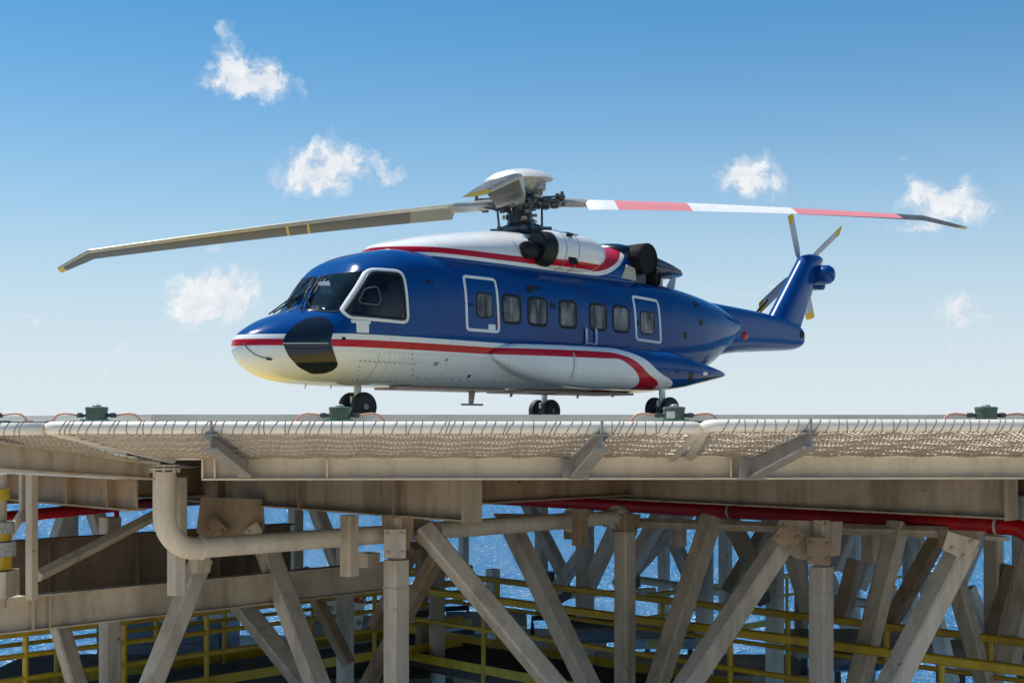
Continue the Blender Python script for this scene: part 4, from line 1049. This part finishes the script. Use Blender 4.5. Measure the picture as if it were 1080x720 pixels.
Z_ = Vector((0, 0, 1)); vfl(at(173.5, 494, 10.2), Z_, .125, .016); vfl(at(173.5, 490.5, 10.2), Z_, .118, .014); vfl(p_el + dirn * .05, dirn, .094, .018)
for k in range(8):
    t = 2 * math.pi * k / 8 + .2; c = at(173.5, 492, 10.2) + Vector((.105 * math.cos(t), .105 * math.sin(t), 0)); mb.tube([c - Z_ * .045, c + Z_ * .02], .011, 6)
vfl(end, dirn, .13, .02); vfl(end + dirn * .03, dirn, .13, .02)
mb.build('flange', M['pipe'], wp, autos=40)
mb = MB(); mb.tube([end + dirn * .03, end + dirn * .7], .075, 20); vfl(end + dirn * .7, dirn, .125, .03); vfl(end + dirn * .74, dirn, .125, .03)
for k in range(8):
    t = 2 * math.pi * k / 8; c = end + dirn * .7 + Z_ * (.1 * math.cos(t)) + Vector((q45, -q45, 0)) * (.1 * math.sin(t)); mb.tube([c - dirn * .05, c + dirn * .09], .013, 6)
mb.build('end_spool', M['pipe'], wp, autos=40)
rp = thing('red_fire_main', 'dark red pipe under the right hand girder, bending down at the right edge', 'pipe', EZ(2, 15.3, -.95))
a = Vector((4.72, 12.58, EZ(0, 0, -.945).z)); b = Vector((-3.2, 20.5, a.z)); dv = (a - b).normalized()
pts = [b, a]
for j in range(1, 8):
    t = R(9 * j); pts.append(a + dv * (.35 * math.sin(t)) + Vector((0, 0, -.35 * (1 - math.cos(t)))))
pts.append(pts[-1] + Vector((.12, -.12, -.5)))
mb = MB(); mb.tube(pts, .084, 24); mb.build('pipe_run', M['red'], rp, autos=60)
for s_ in (.1, 3.2):
    c = a - dv * s_; mb = MB(); mb.tube([c - dv * .012, c + dv * .012], .092, 20); mb.box(c + Vector((0, 0, -.12)), (.2, .1, .04), Matrix.Rotation(R(-45), 3, 'Z')); mb.build('pipe_clamp', M['pipe'], rp, autos=50)
rl = thing('red_pipe', 'dark red pipe in the shade at the upper left, behind the thin post', 'pipe', at(100, 535, 15))
mb = MB(); mb.tube([at(-30, 549, 13), at(150, 531, 15.6), at(215, 527, 17)], .062, 18); mb.tube([at(123, 536, 15.4), at(123, 575, 15.4)], .03, 12); mb.build('pipe_run', M['red'], rl, smooth=True)
# ================================================================== WALKWAY RAILINGS
def railing(label, x0, y0, dx, L, post_s, hs=(-2.12, -2.5), kick=-3.05, t=.056, floor=None, mat='yellow', zoff=0.):
    o = thing('railing', label, 'railing', EZ(x0, y0, -3.1 + zoff), 0, 'yellow walkway railings')
    d = Vector((dx * q45, q45, 0)); a = Vector((x0, y0, 0))
    for i, z in enumerate(hs):
        mb = MB(); w = t if i == 0 else t * .62; mb.boxbeam(EZ(*(a.xy), z + zoff), EZ(*((a + d * L).xy), z + zoff), w * 1.4, 0); mb.build('top_rail' if i == 0 else 'mid_rail', M[mat], o)
    p, q = a, a + d * L; mb = MB(); sd = Vector((d.y, -d.x, 0)) * .01
    P = [p - sd, p + sd, q + sd, q - sd]; mb.add([EZ(v.x, v.y, kick + zoff) for v in P] + [EZ(v.x, v.y, kick + .11 + zoff) for v in P], [(0, 1, 2, 3), (7, 6, 5, 4), (0, 4, 5, 1), (1, 5, 6, 2), (2, 6, 7, 3), (3, 7, 4, 0)]); mb.build('kick_plate', M[mat], o)
    for s_ in post_s:
        c = a + d * s_; mb = MB(); mb.boxbeam(EZ(c.x, c.y, hs[0] + zoff), EZ(c.x, c.y, kick - .1 + zoff), .055, 0); mb.build('post', M[mat], o)
    return o
def posts(x0, y0, dx, pxs): return [s_at(p, x0, y0, dx) for p in pxs]
x0, y0 = 5.6, 12.44; railing('far yellow railing of the right walkway, upper of the two parallel rails', x0, y0, -1, 11.0, posts(x0, y0, -1, (1045, 935, 831, 699, 582, 525)))
x0, y0 = 5.3, 10.66; railing('near yellow railing of the right walkway, the thicker and lower one', x0, y0, -1, 9.6, posts(x0, y0, -1, (1120, 993, 770, 660, 510)), t=.062)
x0, y0 = -6.2, 12.5; railing('yellow railing under the low beam at left, with a thick post beside the diagonal brace', x0, y0, 1, 7.8, posts(x0, y0, 1, (27, 131, 218, 312, 395)), hs=(-2.12, -2.36, -2.6), kick=-2.98, t=.06)
x0, y0 = -7.0, 14.3; railing('farther yellow railing at left, half hidden behind the first', x0, y0, 1, 9., posts(x0, y0, 1, (60, 165, 237, 330, 420)), hs=(-2.2, -2.55), kick=-3.1)
x0, y0 = 2.2, 21.5; railing('distant dull yellow railing behind the right braces', x0, y0, 1, 9., posts(x0, y0, 1, (720, 775, 830, 890)), hs=(-2.75, -3.1), kick=-3.6)
def strip(name, p, q, w, z, th, mat, label, cat, group=None):
    p = Vector((*p, 0)); q = Vector((*q, 0)); d = (q - p).normalized(); sd = Vector((-d.y, d.x, 0)) * w / 2
    t = thing(name, label, cat, EZ(*((p + q) / 2).xy, z), 0, group); mb = MB(); P = [p - sd, p + sd, q + sd, q - sd]
    mb.add([EZ(v.x, v.y, z - th) for v in P] + [EZ(v.x, v.y, z) for v in P], [(0, 1, 2, 3), (7, 6, 5, 4), (0, 4, 5, 1), (1, 5, 6, 2), (2, 6, 7, 3), (3, 7, 4, 0)]); mb.build('floor_grating', M[mat], t); return t
wk = strip('walkway', (4.95, 12.05), (-1.5, 18.5), 1.3, -3.08, .1, 'dark', 'dark grating walkway between the two right railings', 'walkway')
wk2 = strip('walkway', (-6.5, 13.4), (-.9, 19.0), 1.2, -3.05, .1, 'dark', 'dark grating walkway between the left railings', 'walkway')
# cable trays
def tray(label, p, q, z):
    t = thing('cable_tray', label, 'cable tray', EZ((p[0] + q[0]) / 2, (p[1] + q[1]) / 2, z), 0, 'black cable trays under the walkways'); a = EZ(*p, z); b = EZ(*q, z); mb = MB(); mb.boxbeam(a, b, .06, 0); n = int((b - a).length / .16)
    for i in range(n):
        c = a.lerp(b, i / n); mb.box(c + Vector((0, 0, -.05)), (.05, .05, .12))
    mb.build('tray', M['black'], t)
    mb = MB()
    for k in range(3): mb.tube([a + Vector((.03 * k, .02 * k, .05)), a.lerp(b, .5) + Vector((.03 * k, 0, .04)), b + Vector((.03 * k, 0, .05))], .016, 8)
    mb.build('cable', M['dark'], t)
tray('serrated black cable tray at the lower left edge', (-6.6, 14.6), (-.6, 20.6), -3.2); tray('serrated black cable tray behind the middle braces', (4.2, 13.8), (-2.2, 20.2), -3.12)
# ================================================================== LOWER MODULE
ld = thing('lower_module_deck', 'dark and grey equipment deck far below, seen between the left railings', 'deck', EZ(-3, 26, -4.6))
mb = MB(); mb.box(EZ(-3.6, 26.5, -4.85), (8.0, 7, .25)); mb.build('plating', M['girder'], ld)
mb = MB()
for k in range(5): mb.box(EZ(-7.3 + k * 1.6, 22.93, -4.95), (.12, .1, .55))
mb.box(EZ(-3.6, 22.9, -5.05), (8.0, .12, .3)); mb.build('edge_beam', M['girder'], ld)
def unit(name, label, cat, x, y, z, w, d_, h, mat, extra=None):
    t = thing(name, label, cat, EZ(x, y, z)); mb = MB(); mb.box(EZ(x, y, z + h / 2), (w, d_, h)); mb.box(EZ(x, y, z + h + .03), (w + .08, d_ + .08, .06)); mb.box(EZ(x, y - d_ / 2 - .02, z + h * .3), (w * .8, .03, h * .08)); mb.box(EZ(x, y - d_ / 2 - .02, z + h * .6), (w * .8, .03, h * .08))
    for s_ in (-1, 1): mb.box(EZ(x + s_ * w * .45, y - d_ / 2 - .02, z + h / 2), (.06, .05, h))
    mb.build('cabinet', M[mat], t); mb = MB(); mb.tube([EZ(x - w * .3, y, z + h), EZ(x - w * .3, y, z + h + .35), EZ(x + w * .2, y, z + h + .4), EZ(x + w * .2, y + .5, z + h + .1)], .05, 10); mb.build('pipework', M['black'], t)
unit('equipment_skid', 'dark equipment skid low between the left railings', 'equipment', -6.6, 25.5, -4.72, 2.4, 1.4, 1.0, 'hubdark')
unit('equipment_skid', 'grey equipment cabinet below the left diagonal braces', 'equipment', -3.4, 26.5, -4.72, 1.6, 1.2, .8, 'concretegrey')
unit('equipment_skid', 'dark machinery block behind the middle column', 'equipment', -1.2, 25.0, -4.72, 1.8, 1.3, .9, 'hubdark')
unit('equipment_skid', 'brown machinery block between the centre braces', 'equipment', .9, 25.0, -4.72, 1.7, 1.2, .75, 'girder')
def far_unit(label, px, y0, y1, Y, w, mat, name='lower_platform'):
    t = thing(name, label, 'platform', at(px, y1, Y)); c = at(px, (y0 + y1) / 2, Y); h = (y1 - y0) / F * Y; mb = MB(); mb.box(c, (w, 1.6, h)); mb.box(c + Vector((0, 0, h / 2 + .03)), (w + .2, 1.8, .05)); mb.build('deck_slab', M[mat], t)
    for k in range(5):
        mb = MB(); mb.box(c + Vector((-w * .45 + w * .225 * k, -.75, -h * .5 - .2)), (.08, .08, .4)); mb.build('hanger', M['dark'], t)
far_unit('brown platform edge crossing behind the right railings', 905, 676, 684, 20, 2.2, 'girder'); far_unit('brown platform edge behind the middle railings', 590, 702, 716, 19, 3.0, 'girder'); far_unit('brown platform block at the lower right corner', 1055, 688, 700, 19, 1.8, 'girder')
far_unit('grey flat roof right of the round column', 512, 655, 661, 24, 1.3, 'concretegrey'); far_unit('brown low platform below the right braces', 765, 704, 712, 20, 2.2, 'girder'); far_unit('grey flat roof between the centre right braces', 700, 668, 676, 23, 1.6, 'concretegrey')
far_unit('dark platform at the bottom left corner', 230, 706, 740, 17.5, 5.5, 'dark')
# lower cylindrical vessels glimpsed on the right
for lb, px, y, Y, r in (('dark rounded vessel behind the right column', 895, 696, 18, .15), ('dark rounded pump casing behind the middle railings', 628, 664, 18, .17)):
    t = thing('vessel', lb, 'vessel', at(px, y, Y)); mb = MB(); mb.lathe([(.02, -.5), (r * .8, -.47), (r, -.35), (r, .35), (r * .8, .47), (.02, .5)], 24, Matrix.Translation(at(px, y, Y)) @ Matrix.Rotation(R(90), 4, 'Y')); mb.build('shell', M['hubdark'], t, smooth=True)
    mb = MB(); mb.box(at(px, y, Y) + Vector((-.3, 0, -r - .15)), (.08, .2, .4)); mb.box(at(px, y, Y) + Vector((.3, 0, -r - .15)), (.08, .2, .4)); mb.build('saddle', M['girder'], t)
# warning sign behind the left column
t = thing('warning_sign', 'white warning sign with red header and triangle, half hidden behind the left column', 'sign', at(364, 645, 17.6))
Ys = 17.6; c = at(364, 642, Ys); w = 40 / F * Ys; h = 42 / F * Ys
rotS = Matrix.Rotation(R(8), 3, 'Y')
mb = MB(); mb.box(c, (w, .02, h), rotS); mb.build('board', M['signwhite'], t)
mb = MB(); mb.box(c + rotS @ Vector((0, -.014, h * .33)), (w * .96, .01, h * .24), rotS); mb.build('red_header', M['signred'], t)
tp = c + rotS @ Vector((-w * .36, -.024, h * .32))
mb = MB(); mb.add([tp + Vector((-.05, 0, -.045)), tp + Vector((.05, 0, -.045)), tp + Vector((0, 0, .05))], [(0, 1, 2)]); mb.build('triangle', M['signwhite'], t)
def text(body, loc, size, mat, par):
    cu = bpy.data.curves.new('lettering', 'FONT'); cu.body = body; cu.size = size; cu.align_x = 'CENTER'; cu.align_y = 'CENTER'; cu.extrude = .002
    o = bpy.data.objects.new('lettering', cu); col.objects.link(o); cu.materials.append(mat); o.parent = par
    dg = bpy.context.evaluated_depsgraph_get(); me = bpy.data.meshes.new_from_object(o.evaluated_get(dg)); bpy.data.objects.remove(o); o = bpy.data.objects.new('lettering', me); col.objects.link(o); o.parent = par
    o.matrix_basis = WM(par).inverted() @ Matrix.Translation(loc) @ Matrix.Rotation(R(8), 4, 'Y') @ Matrix.Rotation(R(90), 4, 'X'); return o
text('R', c + rotS @ Vector((w * .40, -.024, h * .33)), .12, M['signwhite'], t)
mb = MB()
for x_, z_, ww, hh in ((-.42, -.02, .05, .1), (-.33, -.02, .03, .1), (-.36, -.3, .04, .12), (-.29, -.3, .06, .04), (.36, -.0, .07, .05), (.43, -.03, .03, .11), (.38, -.28, .03, .12), (.44, -.28, .03, .12)):
    mb.box(c + rotS @ Vector((w * x_, -.014, h * z_)), (w * ww, .01, h * hh), rotS)
mb.build('black_lettering', M['signblack'], t)
# rope wrapped post at the far left edge
t = thing('rope_wrapped_post', 'grey post with yellow bands and mottled rope coils at the left picture edge', 'post', at(-6, 630, 10.0))
def cyl(px, ya, yb, r, mat, name, Y=10.0):
    mb = MB(); mb.tube([at(px, ya, Y), at(px, yb, Y)], r, 24); mb.build(name, M[mat], t, autos=40)
cyl(-8, 515, 527, .125, 'yellow', 'yellow_band'); cyl(-6, 550, 562, .145, 'rope', 'rope_coil'); cyl(-7, 562.4, 570, .13, 'yellow', 'yellow_band'); cyl(-5, 571, 586, .15, 'rope', 'rope_coil'); cyl(-7, 586.5, 600, .135, 'yellow', 'yellow_band'); cyl(-6, 500, 640, .09, 'steel', 'core'); 
mb = MB(); mb.box(at(-6, 615, 10.0), (.28, .28, .2)); mb.build('foot_box', M['steel'], t)

for x, y, Y in ((418, 620, 11.67), (659, 600, 13.95), (866, 625, 12.28), (116, 665, 13.6)):
    mb = MB(); c = at(x, y, Y); mb.boxbeam(c, c + Vector((0, 0, .012)), .186, 45.); mb.build('weld_band', M['steel'], front if x > 200 else left)
# ================================================================== SEA, SKY, LIGHT, CAMERA
m, nt, bs = new_mat('sea_water'); g = N(nt, 'ShaderNodeNewGeometry'); v = g.outputs['Position']
h1 = noise(nt, v, .5, 6, .6, (.8, 1, 1)); h2 = noise(nt, v, 2.2, 4, .6, (.8, 1, 1)); h3 = noise(nt, v, .03, 3, .5)
hh = mth(nt, 'ADD', mth(nt, 'MULTIPLY', h1, 1.5), mth(nt, 'MULTIPLY', h2, .6))
bp = N(nt, 'ShaderNodeBump'); bp.inputs['Strength'].default_value = 1.; bp.inputs['Distance'].default_value = .75
nt.links.new(hh, bp.inputs['Height']); nt.links.new(bp.outputs[0], bs.inputs['Normal'])
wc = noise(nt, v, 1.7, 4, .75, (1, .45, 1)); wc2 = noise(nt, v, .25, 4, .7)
sparkle_flecks = mth(nt, 'MULTIPLY', mapr(nt, wc, .615, .645), mapr(nt, wc2, .36, .50), clamp=True)  # white flecks painted into the water colour as sun sparkle
seac = mixc(nt, sparkle_flecks, mixc(nt, mapr(nt, noise(nt, v, 1.4, 6, .7, (.45, 1, 1)), .38, .62), (.003, .075, .20), (.022, .19, .37)), (.8, .85, .88))  # light and dark of the ripples is painted in as two blues
nt.nodes.remove(bs); df = N(nt, 'ShaderNodeBsdfDiffuse'); gl = N(nt, 'ShaderNodeBsdfGlossy'); gl.inputs['Roughness'].default_value = .16; mx = N(nt, 'ShaderNodeMixShader'); mx.inputs[0].default_value = .12
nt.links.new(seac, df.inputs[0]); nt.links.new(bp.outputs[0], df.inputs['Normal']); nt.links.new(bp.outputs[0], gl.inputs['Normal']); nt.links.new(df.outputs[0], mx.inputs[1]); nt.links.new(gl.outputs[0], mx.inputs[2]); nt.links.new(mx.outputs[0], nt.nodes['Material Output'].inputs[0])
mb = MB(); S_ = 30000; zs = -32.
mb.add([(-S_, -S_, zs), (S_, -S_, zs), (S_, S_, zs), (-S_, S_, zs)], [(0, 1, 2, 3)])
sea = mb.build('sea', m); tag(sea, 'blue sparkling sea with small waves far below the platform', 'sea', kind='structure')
wd = thing('viewing_deck', 'unseen tan walkway deck below the viewer, added for bounce light', 'deck', EZ(0, -4, -1.75)); wd['kind'] = 'structure'
mb = MB(); mb.box(EZ(0, -1, -1.80), (7, 4, .10)); mb.build('floor_plate', M['edge'], wd)  # unseen floor under the viewer, put in to bounce warm light
md = thing('bounce_deck', 'wide unseen tan deck added below the helideck to bounce warm light', 'deck', EZ(0, 3, -3.3)); md['kind'] = 'structure'
mb = MB(); mb.box(EZ(13, -2, -3.4), (50, 34, .2)); mb.build('deck_plating', M['edge'], md)  # unseen surface, placed to throw warm light up onto the steel
# world: Nishita sky plus small cumulus given by direction
SUN = Vector((-.42, .20, .92)).normalized()
w = bpy.data.worlds.new('World'); scn.world = w; w.use_nodes = True; nt = w.node_tree; nt.nodes.clear()
out = N(nt, 'ShaderNodeOutputWorld'); bg = N(nt, 'ShaderNodeBackground'); nt.links.new(bg.outputs[0], out.inputs[0])
sky = N(nt, 'ShaderNodeTexSky', sky_type='NISHITA'); sky.sun_disc = False
sky.sun_elevation = math.asin(SUN.z); sky.sun_rotation = math.atan2(SUN.x, SUN.y); sky.air_density = 1.0; sky.dust_density = SKY_DUST; sky.ozone_density = 1.6; sky.altitude = 30
tc = N(nt, 'ShaderNodeTexCoord'); dv = tc.outputs['Generated']
sp_ = N(nt, 'ShaderNodeSeparateXYZ'); nt.links.new(dv, sp_.inputs[0]); X, Y, Z = sp_.outputs
def clouds(nt):
    nv = N(nt, 'ShaderNodeTexNoise'); nv.inputs['Scale'].default_value = 22; nv.inputs['Detail'].default_value = 8; nv.inputs['Roughness'].default_value = .62; nt.links.new(dv, nv.inputs['Vector'])
    ctr = N(nt, 'ShaderNodeVectorMath', operation='SUBTRACT'); nt.links.new(nv.outputs['Color'], ctr.inputs[0]); ctr.inputs[1].default_value = (.5, .5, .5)
    wv = N(nt, 'ShaderNodeVectorMath', operation='MULTIPLY_ADD'); nt.links.new(ctr.outputs[0], wv.inputs[0]); wv.inputs[1].default_value = (.05, .05, .05); nt.links.new(dv, wv.inputs[2])
    tot = None
    C = [(256, 92, 34, 10, 1.), (242, 70, 16, 20, .95), (262, 84, 24, 14, 1.), (288, 84, 11, 15, .8), (319, 98, 6, 12, .45), (240, 31, 9, 12, .4), (344, 70, 5, 6, .25), (326, 174, 34, 24, 1.1), (345, 190, 22, 13, .8), (372, 174, 30, 13, .75), (405, 176, 26, 10, .65),
         (230, 320, 36, 22, 1.), (208, 302, 14, 12, .9), (246, 308, 18, 18, .95), (206, 326, 22, 15, .8), (115, 366, 30, 9, .32), (105, 388, 22, 12, .3), (190, 384, 16, 5, .3), (45, 331, 10, 6, .35), (214, 268, 9, 6, .4), (208, 243, 8, 4, .3),
         (788, 190, 34, 19, .9), (788, 176, 16, 14, .8), (812, 196, 18, 12, .4), (965, 206, 14, 18, .7), (1000, 214, 40, 15, .9), (1003, 208, 14, 12, .7), (972, 236, 42, 6, .5), (1018, 326, 18, 11, 1.), (1034, 338, 22, 10, .85), (961, 155, 10, 5, .3), (818, 302, 10, 8, .5), (785, 312, 26, 5, .35), (740, 305, 14, 4, .3), (1003, 372, 12, 5, .35)]
    for px, py, rx, ry, k in C:
        d = Vector(((px - 540) / F, 1, (450 - py) / F)).normalized()
        u = Vector((d.y, -d.x, 0)).normalized(); q = u.cross(d)
        s_ = N(nt, 'ShaderNodeVectorMath', operation='SUBTRACT'); nt.links.new(wv.outputs[0], s_.inputs[0]); s_.inputs[1].default_value = d
        a = N(nt, 'ShaderNodeVectorMath', operation='DOT_PRODUCT'); nt.links.new(s_.outputs[0], a.inputs[0]); a.inputs[1].default_value = u * (F / rx)
        b = N(nt, 'ShaderNodeVectorMath', operation='DOT_PRODUCT'); nt.links.new(s_.outputs[0], b.inputs[0]); b.inputs[1].default_value = q * (F / ry)
        r2 = mth(nt, 'ADD', mth(nt, 'MULTIPLY', a.outputs['Value'], a.outputs['Value']), mth(nt, 'MULTIPLY', b.outputs['Value'], b.outputs['Value']))
        e = mth(nt, 'MULTIPLY', mth(nt, 'POWER', 2.718, mth(nt, 'MULTIPLY', r2, -.9)), k)
        tot = e if tot is None else mth(nt, 'ADD', tot, e)
    front_ = mth(nt, 'GREATER_THAN', Y, 0.)
    # finer break-up of the edges, and thin veils elsewhere
    n2 = N(nt, 'ShaderNodeTexNoise'); n2.inputs['Scale'].default_value = 70; n2.inputs['Detail'].default_value = 7; n2.inputs['Roughness'].default_value = .6; nt.links.new(wv.outputs[0], n2.inputs['Vector'])
    t2 = mth(nt, 'MULTIPLY', tot, mapr(nt, n2.outputs[0], .3, .66, .2, 1.25))
    al = mapr(nt, t2, .18, .85); al = mth(nt, 'MULTIPLY', al, front_, clamp=True)
    return al, n2.outputs[0]
al, nf = clouds(nt)
cc = mixc(nt, mapr(nt, nf, .62, .36), CLOUD_A, CLOUD_B)
hsv = N(nt, 'ShaderNodeHueSaturation'); hsv.inputs['Saturation'].default_value = SKY_SAT; hsv.inputs['Value'].default_value = 1.; nt.links.new(sky.outputs[0], hsv.inputs['Color'])
gain = N(nt, 'ShaderNodeVectorMath', operation='MULTIPLY'); nt.links.new(hsv.outputs[0], gain.inputs[0]); gain.inputs[1].default_value = SKY_GAIN
zz = mth(nt, 'MAXIMUM', Z, 0.0001)
hz = mth(nt, 'POWER', 2.718, mth(nt, 'MULTIPLY', mth(nt, 'POWER', mth(nt, 'DIVIDE', zz, .175), 1.8), -1.))
skc = mixc(nt, hz, gain.outputs[0], HAZE)
mixn = mixc(nt, mth(nt, 'MULTIPLY', al, .93), skc, cc)
nt.links.new(mixn, bg.inputs[0]); bg.inputs[1].default_value = SKY_STR
sun = bpy.data.lights.new('sun', 'SUN'); sun.energy = SUN_STR; sun.angle = R(.55); sun.color = (1., .955, .88)
so = bpy.data.objects.new('sun', sun); col.objects.link(so); so.rotation_euler = SUN.to_track_quat('Z', 'Y').to_euler()
cam = bpy.data.cameras.new('camera'); co = bpy.data.objects.new('camera', cam); col.objects.link(co); scn.camera = co
cam.sensor_width = 36; cam.lens = F / 1080 * 36; cam.shift_y = 90 / 1080; cam.clip_end = 80000; cam.clip_start = .1
co.location = EYE; co.rotation_euler = (R(90), 0, 0)
vs = scn.view_settings; vs.view_transform = 'Standard'; vs.look = 'None'; vs.gamma = 1; vs.exposure = EXPO; vs.use_curve_mapping = False
scn.cycles.max_bounces = 8; scn.cycles.transparent_max_bounces = 12
